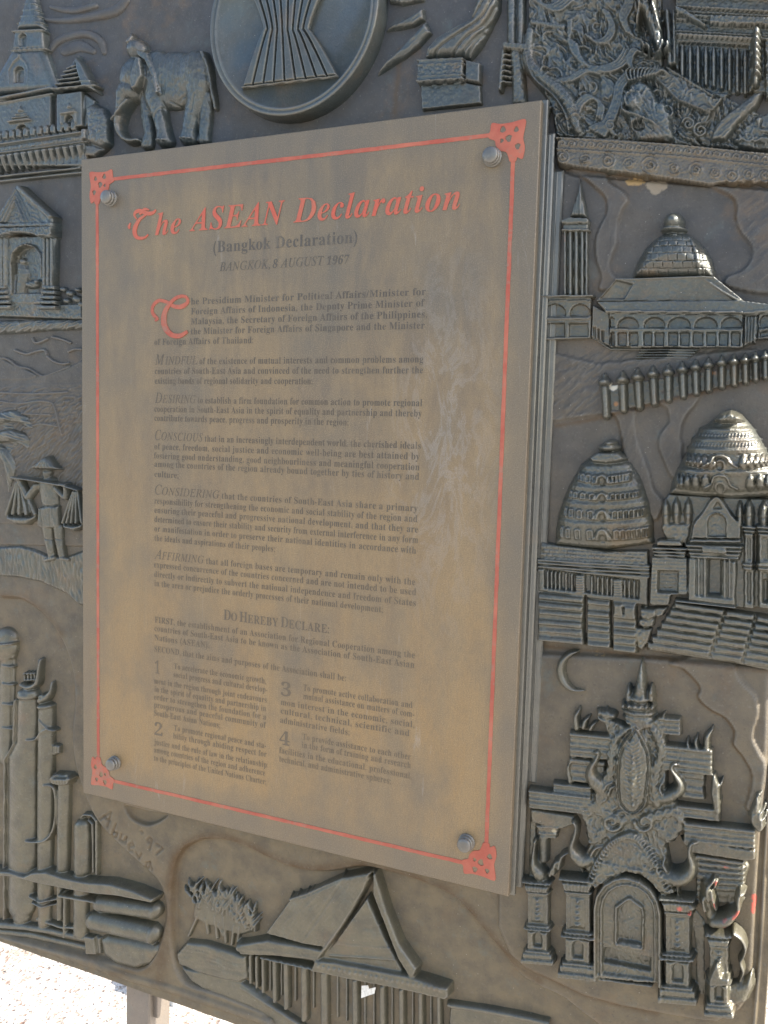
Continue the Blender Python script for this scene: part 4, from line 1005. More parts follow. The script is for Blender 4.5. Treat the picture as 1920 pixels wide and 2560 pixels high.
c.tube([(96, 525, 14, 18), (130, 538, 16, 19), (170, 520, 14, 18), (180, 460, 8, 16), (186, 400, 6, 14)], sp=3); bar(c, 100, 466, 160, 466, 9, 17, 3); bar(c, 104, 500, 168, 496, 10, 16, 3)
for x in (108, 125, 142, 158): c.tube([(x, 466, 4, 16), (x, 505, 4, 16)])
c.tube([(176, 400, 4, 14), (176, 470, 4, 14)])
c.tube([(206, 650, 40, 17), (202, 1000, 40, 17), (200, 1300, 38, 17), (198, 1590, 36, 16)]); part('pipe_column', [(168, 640), (246, 640), (244, 1600), (162, 1600)])
c.ell(206, 635, 42, 18, 22); c.tube([(190, 605, 22, 18), (215, 590, 20, 18), (238, 560, 10, 15), (241, 515, 5, 12)], sp=3); c.ell(200, 585, 22, 16, 21); c.ell(200, 585, 10, 8, 5, 0, 'cut')
c.tube([(190, 700, 6, 20), (240, 750, 6, 20), (262, 758, 5, 16)]); c.tube([(262, 755, 5, 16), (230, 745, 6, 20), (196, 765, 6, 20), (165, 800, 6, 18), (128, 800, 7, 20)], sp=2)
c.tube([(248, 870, 16, 10), (258, 840, 14, 10)]); bar(c, 232, 828, 278, 832, 46, 10, 4)
for x in (240, 253, 266): c.groove([(x, 836), (x, 870)], 2.5, 3)
c.tube([(296, 1020, 30, 15), (292, 1240, 30, 16), (290, 1450, 30, 16)]); part('chimney', [(262, 1030), (330, 1030), (324, 1460), (258, 1460)])
c.poly([(240, 985), (260, 965), (340, 968), (360, 990), (345, 1025), (300, 1032), (252, 1022)], 22, 10); c.poly([(262, 976), (300, 968), (340, 978), (335, 992), (270, 990)], 8, 5, 'cut')
for x in range(262, 345, 14): c.groove([(x, 1000), (x, 1025)], 2.5, 2)
c.tube([(380, 1240, 38, 15), (384, 1300, 40, 17), (384, 1460, 40, 17), (380, 1490, 34, 15)]); part('rounded_tank', [(338, 1196), (424, 1196), (426, 1500), (338, 1500)])
c.tube([(382, 1195, 7, 12), (400, 1178, 7, 12), (440, 1182, 7, 12), (462, 1210, 7, 12), (464, 1480, 7, 12)]); c.tube([(420, 1205, 5, 12), (442, 1225, 5, 12), (446, 1470, 5, 12)])
c.tube([(214, 1026, 7, 20), (240, 1030, 7, 16), (258, 1060, 7, 14), (262, 1180, 7, 14), (248, 1260, 7, 16), (220, 1300, 8, 20), (170, 1308, 8, 21), (128, 1302, 8, 22)], sp=3)
c.tube([(8, 1700, 4, 18), (10, 1500, 4, 19), (12, 900, 4, 19), (55, 820, 4, 18), (62, 600, 4, 18)])
c.tube([(196, 1600, 34, 15), (196, 1720, 32, 14)]); c.tube([(276, 1500, 16, 12), (276, 1700, 16, 12)]); c.tube([(308, 1560, 9, 14), (306, 1790, 9, 14)])
c.tube([(380, 1560, 38, 16), (376, 1770, 36, 15)])
c.tube([(140, 1582, 8, 18), (200, 1606, 8, 22), (262, 1598, 8, 16)]); c.tube([(150, 1612, 6, 18), (205, 1632, 6, 22), (262, 1624, 6, 16)])
c.poly([(-80, 1432), (60, 1440), (130, 1462), (170, 1445), (240, 1440), (330, 1470), (440, 1492), (560, 1500), (680, 1535), (785, 1580), (770, 1610), (600, 1575), (450, 1560), (340, 1540), (180, 1508), (80, 1480), (-80, 1470)], 26, 9); part('walkway', [(-80, 1428), (60, 1436), (450, 1484), (690, 1532), (790, 1578), (770, 1612), (450, 1562), (180, 1510), (-80, 1474)])
c.poly([(280, 1556), (460, 1590), (500, 1620), (290, 1585)], 22, 6)
c.tube([(486, 1625, 44, 21), (745, 1660, 44, 21)]); c.ell(752, 1662, 24, 46, 22, 5); part('lying_tank', [(440, 1580), (770, 1612), (775, 1710), (445, 1668)])
c.tube([(455, 1712, 50, 22), (735, 1775, 50, 22)]); c.ell(745, 1778, 26, 52, 24, 8); part('lying_tank', [(405, 1670), (775, 1712), (790, 1835), (410, 1762)])
c.poly([(480, 1800), (520, 1780), (640, 1800), (770, 1830), (790, 1860), (740, 1930), (660, 1955), (560, 1930), (495, 1880)], 15, 45, rnd=True)
c.poly([(402, 1780), (455, 1790), (468, 1880), (410, 1880)], 12, 4); c.poly([(455, 1788), (478, 1800), (482, 1885), (466, 1882)], 7, 6)
c.tube([(-80, 1725, 20, 14), (100, 1740, 20, 14), (250, 1765, 18, 13), (400, 1800, 16, 12)]); c.tube([(-80, 1765, 18, 8), (120, 1785, 18, 8), (400, 1850, 16, 7)])
c.tube([(170, 1700, 10, 13), (290, 1740, 10, 14), (400, 1745, 10, 12)])
c.warp_up(lambda X, Y: 0.7 * fbm(X / 18, Y / 18, 3) + 0.35 * fbm(X / 6, Y / 6, 4))
c.soften(2); c.build('refinery_relief', M_FIG, relief, 'refinery of upright towers, pipes and two lying tanks, lower left')

# ---------------------------------------------------------------- bottom: longhouse
c = Relief(F7, (40, 190, 1690, 1000), base=-54.0, href=-38, res=1.3)
c.poly([(60, 590), (110, 535), (200, 545), (370, 600), (380, 700), (340, 720), (200, 690), (70, 640)], 14, 16, rnd=True)
c.poly([(62, 640), (350, 712), (600, 900), (640, 1000), (460, 960), (330, 850), (120, 720)], 10, 12, fn=lambda X, Y, d: 0.8 * fbm(X / 20, Y / 20, 5))
c.tex(lambda X, Y: 0.9 * hatch(X, Y, 12, 60, 8, 4), [(70, 540), (380, 600), (380, 720), (70, 650)])
# plants
rs = np.random.RandomState(4)
for i in range(150):
    t = rs.rand(); x = lerp(120, 405, t); y = lerp(345, 450, t) + rs.uniform(-35, 60) - 30 * math.sin(t * 3.1); a = rad(rs.uniform(-130, -50)); L = rs.uniform(22, 60)
    c.tube([(x, y, 4.5, 11 + i % 4), (x + L * .6 * math.cos(a), y + L * .6 * math.sin(a), 5, 12), (x + L * math.cos(a), y + L * math.sin(a), 1.5, 9)])
c.poly([(130, 380), (200, 320), (290, 320), (400, 430), (410, 500), (330, 520), (180, 470), (125, 440)], 7, 18, rnd=True)
for x0, y0, x1, y1 in ((150, 430, 108, 520), (185, 440, 192, 510), (225, 430, 232, 530), (265, 430, 270, 550), (310, 470, 296, 560), (335, 480, 322, 550), (240, 470, 262, 520)): c.tube([(x0, y0, 8, 9), (x1, y1, 8, 7)])
c.mark('palm_clump', [(100, 290), (300, 290), (420, 420), (412, 500), (330, 560), (100, 525)])
# posts under the floor
for i, (x, y0, y1, r) in enumerate([(385, 600, 720, 9), (412, 605, 740, 9), (440, 610, 760, 10), (490, 625, 800, 13), (540, 640, 830, 15), (618, 660, 880, 18), (706, 685, 960, 20), (842, 715, 980, 17), (962, 740, 980, 17), (1046, 755, 980, 16), (1130, 770, 980, 15), (1210, 785, 980, 13)]):
    c.tube([(x, y0, r, 13), (x + 2, y1, r, 13)]); c.mark('post', [(x - r, y0), (x + r, y0), (x + 2 + r, y1), (x + 2 - r, y1)])
for x in (465, 515, 575, 655, 760, 800, 880, 920, 1000, 1090, 1170): c.tube([(x, 620 + (x - 460) * .2, 6, 6), (x, 760 + (x - 460) * .4, 6, 6)])
c.tube([(345, 740, 9, 12), (600, 905, 9, 12), (700, 1000, 9, 12)])
# roof
c.poly([(450, 500), (565, 345), (640, 325), (800, 250), (930, 222), (900, 300), (760, 520), (730, 560), (620, 545)], 20, 5, slope=(450, 500, -5, 920, 240, 5), fn=lambda X, Y, d: 0.9 * hatch(X, Y, -52, 60, 5, 4))
c.tube([(565, 345, 6, 20), (640, 322, 7, 21), (720, 285, 8, 22), (800, 250, 8, 23), (925, 224, 8, 24)])
for x, y in ((568, 330), (600, 318), (640, 306), (662, 300), (800, 232)): c.tube([(x + 4, y + 20, 7, 20), (x - 6, y, 2, 15)])
c.groove([(790, 280), (640, 500)], 4, 2.5)
c.poly([(905, 330), (985, 520), (1075, 690), (690, 610), (760, 530)], 16, 5, slope=(905, 330, 3, 860, 640, -2), fn=lambda X, Y, d: 0.6 * hatch(X, Y, 8, 60, 7, 9))
for y in (450, 550, 600): c.tube([(905 - (y - 330) * .62, y - 8, 4, 18), (905 + (y - 330) * .45, y + 12, 4, 18)])
c.tube([(918, 250, 10, 22), (850, 370, 12, 22), (750, 520, 15, 22), (680, 612, 16, 20)], sp=3); c.mark('barge_board', [(905, 250), (925, 262), (870, 380), (765, 540), (700, 612), (668, 610), (735, 510), (840, 355)])
c.poly([(928, 225), (945, 222), (1000, 400), (1055, 540), (1130, 645), (1115, 690), (1088, 682), (1036, 600), (978, 450), (928, 320)], 22, 12, rnd=True, fn=lambda X, Y, d: 0.5 * fbm(X / 12, Y / 12, 3))
c.mark('barge_board', [(930, 228), (945, 222), (1000, 400), (1055, 540), (1130, 645), (1115, 690), (1088, 682), (1036, 600), (978, 450), (928, 320)])
c.tube([(345, 560, 26, 20), (500, 572, 26, 20), (680, 600, 24, 20)]); 
c.poly([(330, 560), (350, 535), (470, 515), (720, 560), (680, 620), (500, 600), (350, 595)], 19, 10, fn=lambda X, Y, d: 0.7 * hatch(X, Y, 6, 50, 6, 2))
c.poly([(680, 600), (760, 605), (1080, 665), (1268, 722), (1270, 770), (1250, 785), (1080, 745), (850, 700), (660, 660), (420, 610), (430, 595), (660, 640)], 23, 9, fn=lambda X, Y, d: 0.7 * fbm(X / 14, Y / 9, 2))
for i in range(24):
    x = 700 + i * 23; c.ell(x, 628 + (x - 700) * .19, 9, 9, 2.2, 0, 'add')
c.tube([(1255, 820, 16, 12), (1420, 845, 16, 12), (1600, 880, 16, 12), (1700, 905, 16, 12)]); c.poly([(1255, 810), (1700, 900), (1700, 1000), (1240, 1000)], 9, 10)
c.warp_up(lambda X, Y: 0.7 * fbm(X / 22, Y / 22, 3) + 0.3 * fbm(X / 7, Y / 7, 5))
c.soften(2); c.build('longhouse_relief', M_FIG, relief, 'stilt longhouse with steep swept roof and plants, at the bottom')
# torn scrap of pale paper stuck between the stilts
def Pw(fr, x, y, h):
    u, v = P(fr[0] + x / fr[2], fr[1] + y / fr[2], h); return (float(u), float(v), h)
M_PAPER = NT('scrap_paper'); M_PAPER.l(M_PAPER.ramp(M_PAPER.noise(300, 3), [(0.3, (0.5, 0.47, 0.4)), (0.6, (0.7, 0.68, 0.62))]), M_PAPER.b.inputs['Base Color']); M_PAPER = M_PAPER.m
pp = [Pw(F7, x, y, h) for x, y, h in ((880, 724, -34), (908, 722, -33), (912, 738, -33), (942, 730, -32), (936, 758, -33), (905, 768, -34), (878, 778, -35))]
A = np.array(pp + [(p[0], p[1], p[2] - 0.6) for p in pp])
tag(link_mesh('paper_scrap', W3(A[:, 0], A[:, 1], A[:, 2]), [tuple(range(7))[::-1], tuple(range(7, 14))] + [(i, (i + 1) % 7, 7 + (i + 1) % 7, 7 + i) for i in range(7)], M_PAPER, smooth=False),
    'small torn scrap of white paper stuck between the longhouse stilts', 'paper scrap')
# ---------------------------------------------------------------- top centre: pedestal, robe, blades
c = Relief(F2, (780, -80, 1100, 380), base=-42, href=-34, res=1.1)
c.poly([(850, 140), (900, 105), (960, 75), (1030, 36), (1034, 90), (985, 118), (920, 132)], 12, 18, rnd=True); c.mark('feather', [(845, 148), (900, 98), (1034, 30), (1040, 96), (985, 124), (920, 138)])
c.poly([(808, 348), (860, 280), (930, 215), (1000, 140), (1040, 96), (1066, 150), (1010, 215), (940, 268), (900, 290), (835, 334)], 14, 22, rnd=True)
c.poly([(850, -60), (900, -60), (1030, -60), (1030, 0), (930, 20), (870, 10)], 10, 14, rnd=True)
c.warp_up(lambda X, Y: 1.1 * hatch(X, Y, -45, 40, 8, 5)); c.build('feather_relief', M_FIG, relief, 'dagger-like feather blades right of the round emblem')
c = Relief(F2, (970, -120, 1420, 500), base=-42, href=-26)
c.poly([(1004, 380), (1222, 368), (1285, 380), (1290, 470), (1010, 500)], 9, 6)
c.poly([(1005, 278), (1215, 266), (1215, 368), (998, 382)], 20, 6); c.poly([(1215, 266), (1290, 282), (1288, 380), (1215, 368)], 14, 6)
for y in (278, 300, 352): c.tube([(1004, y + 4, 6, 22), (1214, y - 6, 6, 22)])
c.tex(lambda X, Y: 1.3 * curl(X, Y, 30, 3), [(1010, 305), (1210, 296), (1212, 345), (1006, 352)]); bar(c, 998, 372, 1220, 358, 14, 23, 4)
c.mark('pedestal', [(998, 270), (1290, 258), (1292, 382), (1215, 372), (996, 390)])
c.poly([(1028, 272), (1038, 220), (1080, 170), (1160, 120), (1240, 80), (1275, -40), (1380, -60), (1374, 40), (1330, 130), (1285, 215), (1240, 265)], 24, 45, rnd=True)
for p_ in ([(1330, -40), (1280, 60), (1190, 130), (1100, 180), (1050, 250)], [(1350, 0), (1300, 90), (1200, 160), (1120, 215), (1080, 262)], [(1362, 30), (1310, 120), (1230, 180), (1165, 260)], [(1350, 90), (1290, 160), (1240, 215), (1205, 262)], [(1310, 150), (1260, 210), (1230, 262)]):
    c.groove(p_, 5, 4, 4)
c.warp_up(lambda X, Y: 0.8 * fbm(X / 14, Y / 14, 3)); c.build('seated_figure_relief', M_FIG, relief, 'lower robe of a figure seated on a pedestal at the top edge')

# ---------------------------------------------------------------- top right: dragon barge
def flame(c, x, y, ang, L, r, h, bend=25):
    a = rad(ang); b = rad(ang + bend)
    c.tube([(x, y, r, h), (x + L * .5 * math.cos(a), y + L * .5 * math.sin(a), r * .8, h), (x + L * .8 * math.cos(b), y + L * .8 * math.sin(b), r * .4, h * .9), (x + L * math.cos(b) * 1.02, y + L * math.sin(b) * 1.02, 1.5, h * .7)], sp=3)
def scroll(c, x, y, r, h, w_=4, turns=1.6, ph=0, sgn=1):
    c.tube([(x + r * (1 - t / turns * .85) * math.cos(ph + sgn * t * 6.28), y + r * (1 - t / turns * .85) * math.sin(ph + sgn * t * 6.28), w_ * (1 - t / turns * .4), 3, h) for t in np.linspace(0, turns, int(14 * turns))])
c = Relief(F3, (-30, -180, 1800, 960), base=-42, href=-24)
c.poly([(170, -160), (1000, -160), (1010, 380), (1659, 700), (1800, 700), (1800, 930), (1100, 890), (500, 850), (330, 830), (300, 640), (250, 560), (180, 480), (140, 300)], 9, 14, fn=lambda X, Y, d: 4.2 * swirl(X, Y, 75, 15, 150, 190, 5, 65) + 2.6 * swirl(X, Y, 46, 8, 110, 130, 9, 65) + 2.5 * fbm(X / 60, Y / 60, 5, 2))
rs = np.random.RandomState(11)
for i in range(46):          # curling plumes over the ground of the carving
    x, y = rs.uniform(230, 1250), rs.uniform(-120, 800)
    if y < 420 and x > 1000: continue
    a0 = rs.uniform(-150, -30); L_ = rs.uniform(70, 150); sg = rs.choice([-1, 1]); r_ = rs.uniform(7, 12)
    pts = []; px_, py_ = x, y
    for q in range(7):
        pts.append((px_, py_, r_ * (1 - q / 8), 3.4, 8.5)); a1 = rad(a0 + sg * q * 26); px_ += L_ / 6 * math.cos(a1); py_ += L_ / 6 * math.sin(a1)
    c.tube(pts, sp=3)
# large feathered arcs
def plume(pts, r0, r1, h, k=3):
    for j in range(k):
        o = (j - (k - 1) / 2) * r0 * 1.25
        c.tube([(x + o * .8, y + o * .5, lerp(r0, r1, i / (len(pts) - 1)), 4.2, h) for i, (x, y) in enumerate(pts)], sp=5)
plume([(445, 250), (470, 330), (540, 400), (640, 420), (740, 380), (790, 300)], 15, 8, 11, 4); plume([(650, 60), (690, 150), (660, 230), (590, 250), (540, 210)], 14, 8, 11, 3)
plume([(330, 490), (430, 480), (520, 430), (600, 440)], 12, 7, 11, 3); plume([(460, 760), (480, 650), (550, 590), (620, 640), (610, 720)], 15, 9, 11, 3)
plume([(620, 820), (680, 720), (720, 620), (740, 520), (800, 450)], 14, 9, 11, 4); plume([(700, 820), (640, 760), (560, 790)], 12, 8, 11, 3)
plume([(850, 460), (800, 380), (830, 300), (900, 330)], 12, 8, 12, 3); plume([(200, -100), (230, 0), (330, 40), (420, -20)], 16, 9, 11, 4); plume([(780, -100), (800, 0), (760, 100), (800, 200)], 14, 9, 11, 4)
# scaly neck on the left, sweeping down
c.tube([(180, 180, 34, 16), (165, 330, 48, 18), (215, 430, 56, 20), (320, 520, 60, 21), (410, 610, 58, 21), (445, 710, 48, 19), (480, 800, 36, 16)], sp=4)
c.tex(lambda X, Y: 1.2 * np.sin(X * 0.42) * np.sin(Y * 0.42), [(120, 200), (250, 300), (470, 560), (520, 800), (400, 800), (330, 600), (140, 450)])
c.tube([(150, 300, 8, 20), (200, 470, 8, 22), (330, 590, 8, 22), (400, 700, 8, 20), (420, 800, 8, 18)], sp=4)
for i in range(9): flame(c, 250 + i * 24, 440 + i * 34, -60 + i * 5, 70, 12, 21, 35)
# column at left
c.tube([(60, -160, 36, 14), (60, 270, 34, 14)]); c.tube([(120, -160, 28, 14), (118, 270, 26, 14)]); bar(c, 10, 250, 170, 262, 50, 18, 8)
c.tube([(90, 320, 46, 15), (100, 440, 44, 14), (105, 600, 50, 12)], 'smax'); c.mark('column', [(15, -170), (155, -170), (165, 312), (130, 610), (40, 600), (15, 300)])
c.poly([(180, 105), (400, 140), (400, 175), (180, 140)], 14, 6); c.poly([(400, 100), (455, 90), (440, 250), (405, 240)], 14, 10)
for i in range(7): flame(c, -10 + i * 3, 540 - i * 34, -75, 90, 16, 15, 40)
# head of the dragon
c.poly([(770, 600), (800, 520), (860, 480), (930, 520), (985, 620), (1060, 700), (1085, 860), (960, 880), (840, 880), (800, 790), (770, 700)], 22, 40, rnd=True)
c.ell(835, 630, 78, 88, 30, 0, 'smax'); scroll(c, 835, 620, 62, 24, 8, 1.7, 2.4)
c.tube([(760, 640, 14, 26), (765, 690, 14, 28), (850, 720, 14, 29), (960, 770, 12, 26), (1010, 820, 9, 20)], sp=3)
c.tube([(1000, 660, 40, 22), (1010, 740, 34, 22), (1030, 850, 30, 18)], 'smax')
c.ell(860, 780, 42, 34, 12, 20, 'cut'); c.ell(880, 850, 30, 24, 24, -20)
for x, y in ((815, 742), (850, 752), (885, 768), (920, 785)): c.tube([(x, y - 14, 9, 27), (x + 4, y + 18, 3, 22)])
for i in range(10): flame(c, 800 + i * 18, 500 - i * 4, -110 + i * 9, 110, 14, 24, 30)
c.tex(lambda X, Y: 2.6 * swirl(X, Y, 60, 9, 60, 120, 21, 60) + 1.2 * fbm(X / 10, Y / 10, 3), [(760, 560), (860, 480), (985, 620), (1080, 720), (1085, 870), (800, 870)])
c.mark('dragon_head', [(740, 600), (790, 500), (860, 470), (940, 510), (1000, 620), (1080, 700), (1095, 860), (960, 885), (820, 885), (780, 740), (745, 700)])
# figure whose front catches the sun, above the head
c.tube([(905, -160, 50, 36), (900, 20, 48, 38), (930, 110, 44, 38), (965, 200, 42, 36), (985, 290, 32, 30)], 'smax', sp=3)
c.tube([(870, -100, 22, 38), (875, 60, 20, 40), (855, 160, 15, 32)], 'smax'); c.tube([(960, -160, 20, 40), (955, 60, 18, 41), (990, 200, 14, 38)], 'smax'); c.tex(lambda X, Y: 3.0 * swirl(X, Y, 40, 12, 60, 80, 3, 80), [(860, -160), (980, -160), (1010, 280), (930, 300), (850, 160)])
for x, y, a in ((880, 270, 60), (910, 290, 50), (1010, 270, 100), (1040, 280, 90), (1000, 310, 110)): flame(c, x, y, a, 60, 14, 34)
c.mark('garuda_figure', [(850, -170), (1000, -170), (990, 100), (1030, 230), (1060, 290), (1000, 340), (880, 310), (900, 180), (840, 170)])
# diagonal prow bands
c.poly([(1005, 420), (1050, 425), (1330, 600), (1400, 590), (1320, 690), (1240, 680), (1100, 620), (960, 480)], 17, 10, fn=lambda X, Y, d: 2.6 * swirl(X, Y, 40, 9, 90, 90, 6, 50))
c.tube([(1030, 415, 9, 20), (1320, 592, 9, 20)]); c.tube([(960, 470, 9, 19), (1100, 610, 9, 19), (1300, 690, 9, 19)])
c.poly([(1290, 870), (1330, 760), (1420, 680), (1500, 620), (1570, 560), (1640, 560), (1590, 660), (1480, 760), (1400, 870)], 19, 30, rnd=True, fn=lambda X, Y, d: 1.2 * hatch(X, Y, -42, 60, 9, 4))
c.poly([(1420, 880), (1500, 770), (1620, 690), (1800, 620), (1800, 900), (1600, 890)], 15, 20, fn=lambda X, Y, d: 3.4 * swirl(X, Y, 60, 11, 110, 120, 9, 40))
for x, y, r in ((1030, 690, 52), (1165, 760, 40), (1240, 800, 46), (1120, 560, 34), (1180, 600, 30), (1540, 840, 34), (680, 770, 34)):
    scroll(c, x, y, r, 14, 7, 1.7, x * .1, 1 if x % 20 else -1)
# shrine with a row of standing figures
c.poly([(1075, -160), (1800, -160), (1800, 560), (1440, 560), (1380, 600), (1290, 560), (1080, 410)], 10, 6)
for i, y in enumerate((-150, -120, -90, -60, 20, 45, 80, 100, 170, 200)): bar(c, 1060 if y < 0 else 1085, y, 1800, y + (40 if y > 10 else 30), 18, 20 - (i % 3) * 3, 5, True)
c.poly([(1080, 30), (1150, 60), (1290, 160), (1270, 175), (1130, 100), (1080, 80)], 23, 8)
c.poly([(1300, 90), (1800, 110), (1800, 165), (1290, 150)], 21, 6, fn=lambda X, Y, d: 1.2 * curl(X, Y, 26, 3))
c.poly([(1100, 238), (1540, 262), (1540, 560), (1440, 570), (1300, 560), (1100, 420)], 6, 6, 'cut')
c.tube([(1030, 60, 24, 17), (1040, 200, 22, 17), (1050, 380, 26, 17)]); c.tube([(1072, 60, 12, 18), (1078, 380, 12, 18)])
for i in range(9):
    x = 1125 + i * 49; y = 262 + i * 3; yb = min(y + 215 + i * 8, 575)
    c.tube([(x, y + 8, 10, 16), (x, y + 38, 13, 17), (x, y + 60, 19, 17), (x, y + 120, 15, 16), (x, y + 150, 18, 16), (x, yb, 13, 14)], 'smax')
    c.mark('deity_figure', [(x - 22, y - 4), (x + 22, y - 4), (x + 20, yb + 8), (x - 20, yb + 8)])
c.tube([(1590, 200, 28, 32), (1586, 330, 26, 33), (1588, 420, 28, 33), (1580, 520, 24, 26)], 'smax'); c.tube([(1560, 240, 10, 18), (1560, 540, 10, 18)])
for y in (230, 270, 310, 350, 390, 430, 470): c.ell(1592, y, 32, 18, 36)
c.mark('pillar', [(1548, 190), (1625, 190), (1625, 540), (1548, 545)])
c.poly([(1630, 230), (1800, 240), (1800, 600), (1640, 600)], 18, 10, fn=lambda X, Y, d: 3.0 * swirl(X, Y, 50, 11, 110, 110, 13, 60))
c.warp_up(lambda X, Y: 0.9 * fbm(X / 14, Y / 14, 3) + 0.8 * fbm(X / 6, Y / 6, 13))
c.build('dragon_barge_relief', M_FIG, relief, 'dense carving of a dragon-headed barge with a shrine of figures, top right')
# carved beam under it
c = Relief(F3, (320, 810, 1800, 1180), base=-42, href=-22)
c.poly([(345, 862), (400, 840), (700, 848), (1100, 885), (1659, 948), (1800, 965), (1800, 1160), (1659, 1132), (1400, 1128), (1290, 1142), (1080, 1110), (700, 1060), (480, 1035), (400, 1020), (345, 985)], 19, 8)
top = lambda x: lerp(845, 890, (x - 350) / 750) if x < 1100 else lerp(890, 950, (x - 1100) / 560)
c.tube([(345, top(345) + 6, 9, 22)] + [(x, top(x) + 6, 9, 22) for x in range(450, 1801, 150)]); c.tube([(x, top(x) + 76, 8, 22) for x in range(350, 1801, 145)])
for i in range(24):
    x = 385 + i * 60; y = top(x) + 40
    scroll(c, x, y, 22, 19, 6, 1.3, 3.1, 1); flame(c, x + 20, y + 16, -30, 34, 8, 21, -30)
for x, y, r in ((388, 972, 42), (530, 985, 36), (665, 995, 50), (800, 1010, 40), (932, 1022, 60), (1075, 1040, 42), (1215, 1048, 50), (1330, 1070, 40), (1432, 1085, 46), (1540, 1078, 42), (1640, 1085, 44), (1740, 1095, 40)):
    scroll(c, x, y, r, 18, 6, 2.0, x, 1); scroll(c, x, y, r * .5, 20, 5, 1.2, x, -1)
    c.mark('scroll_medallion', [(x + r * 1.05 * math.cos(a), y + r * 1.05 * math.sin(a)) for a in np.linspace(0, 6.28, 13)[:-1]])
c.warp_up(lambda X, Y: 1.1 * curl(X, Y, 26, 6) * 0.6 + 0.6 * fbm(X / 8, Y / 8, 3))
c.build('carved_beam', M_BEAM, relief, 'long beam carved with scroll medallions under the dragon barge')

# ---------------------------------------------------------------- mosque with minaret
c = Relief(F4, (110, 90, 490, 1240), base=-38, href=-26, res=1.1)
c.poly([(396, 110), (410, 180), (440, 300), (452, 385), (325, 385), (350, 300), (385, 180)], 15, 24, rnd=True); c.groove([(405, 150), (405, 380)], 4, -3); c.groove([(380, 200), (362, 380)], 3, 1.5)
c.mark('spire', [(396, 100), (412, 180), (442, 300), (456, 388), (320, 388), (348, 300), (384, 180)])
c.poly([(275, 405), (330, 385), (455, 388), (470, 405), (465, 432), (278, 436)], 19, 7); c.poly([(285, 430), (462, 428), (455, 478), (290, 480)], 16, 6); bar(c, 275, 462, 470, 460, 20, 18, 5)
c.mark('balcony', [(268, 390), (475, 385), (475, 486), (270, 490)])
c.poly([(290, 480), (452, 478), (450, 895), (288, 895)], 7, 6)
for x, r in ((300, 12), (336, 19), (376, 21), (416, 18), (444, 10)): c.tube([(x, 470, r, 14), (x, 900, r, 14)]); c.mark('shaft', [(x - r, 482), (x + r, 482), (x + r, 893), (x - r, 893)])
c.poly([(130, 905), (480, 905), (474, 1195), (350, 1198), (140, 1212)], 13, 5)
bar(c, 126, 902, 500, 900, 24, 20, 7); bar(c, 130, 936, 480, 938, 12, 16, 4); bar(c, 134, 1050, 470, 1048, 26, 16, 7)
for x0, x1 in ((158, 308), (332, 470)): arch(c, x0, 962, x1, 1044, 6, name='arch_window')
for x0, x1 in ((146, 302), (324, 458)): p_ = [(x0, 1090), (x1, 1088), (x1, 1186), (x0, 1188)]; c.poly(p_, 6, 8, 'cut'); c.mark('wall_panel', p_)
c.warp_up(lambda X, Y: 0.5 * fbm(X / 16, Y / 16, 4)); c.build('minaret_relief', M_FIG_MOSQUE, relief, 'fluted minaret with pointed spire on an arcaded base')
c = Relief(F4, (440, 760, 1860, 1370), base=-38, href=-22, res=1.1)
c.poly([(640, 795), (760, 830), (690, 940), (495, 945)], 12, 8, slope=(640, 795, 3, 560, 940, 0))
c.poly([(640, 790), (1300, 775), (1500, 935), (1500, 950), (495, 950)], 18, 7, slope=(900, 790, 2, 900, 950, -1), fn=lambda X, Y, d: 0.4 * fbm(X / 20, Y / 20, 3))
c.tube([(640, 798, 12, 20), (780, 800, 13, 22), (1215, 785, 14, 23), (1300, 790, 12, 22)]); c.tube([(1225, 790, 13, 22), (1350, 880, 13, 22), (1490, 960, 13, 23)]); c.tube([(765, 820, 10, 21), (700, 940, 9, 19)])
c.poly([(640, 800), (765, 830), (700, 935), (520, 935)], 5, 10, 'cut')
c.poly([(500, 945), (1480, 935), (1860, 985), (1860, 1010), (1590, 1040), (1490, 1042), (575, 1025)], 23, 9, fn=lambda X, Y, d: 0.4 * fbm(X / 20, Y / 20, 6))
bar(c, 570, 1005, 1500, 1012, 22, 26, 6); bar(c, 1490, 1016, 1860, 975, 24, 24, 6)
c.poly([(480, 960), (600, 1025), (600, 1250), (470, 1180)], 12, 5); c.poly([(595, 1020), (1495, 1035), (1492, 1255), (600, 1252)], 18, 4)
c.poly([(1495, 1030), (1595, 1035), (1590, 1200), (1492, 1255)], 15, 6); c.poly([(1595, 1020), (1860, 1000), (1860, 1180), (1590, 1200)], 16, 4)
for x0, x1 in ((592, 632), (652, 796), (828, 972), (988, 1142), (1166, 1322), (1342, 1486)): arch(c, x0, 1050, x1, 1124 if x0 > 600 else 1120, 8, name='arch_window')
for x0, x1 in ((602, 634), (650, 716), (726, 792), (822, 886), (898, 966), (988, 1058), (1068, 1136), (1152, 1228), (1242, 1314), (1328, 1396), (1408, 1476)):
    p_ = [(x0, 1158), (x0 + 8, 1150), (x1 - 8, 1150), (x1, 1158), (x1 - 2, 1246), (x0 + 2, 1244)]; c.poly(p_, 8, 6, 'cut'); c.mark('wall_panel', p_)
for x0, x1 in ((480, 505), (512, 530), (538, 560)): c.poly([(x0, 1110 + (x0 - 480) * .4), (x1, 1115 + (x0 - 480) * .4), (x1, 1200 + (x0 - 480) * .4), (x0, 1185 + (x0 - 480) * .4)], 5, 5, 'cut')
for x in (1512, 1532, 1552, 1572): c.tube([(x, 1050, 7, 20), (x - 4, 1220, 7, 19)])
for x0, x1 in ((1602, 1680), (1700, 1790)): arch(c, x0, 1035, x1, 1120, 7, -0.1, name='arch_window'); c.poly([(x0, 1150), (x1, 1138), (x1, 1175), (x0, 1190)], 6, 5, 'cut')
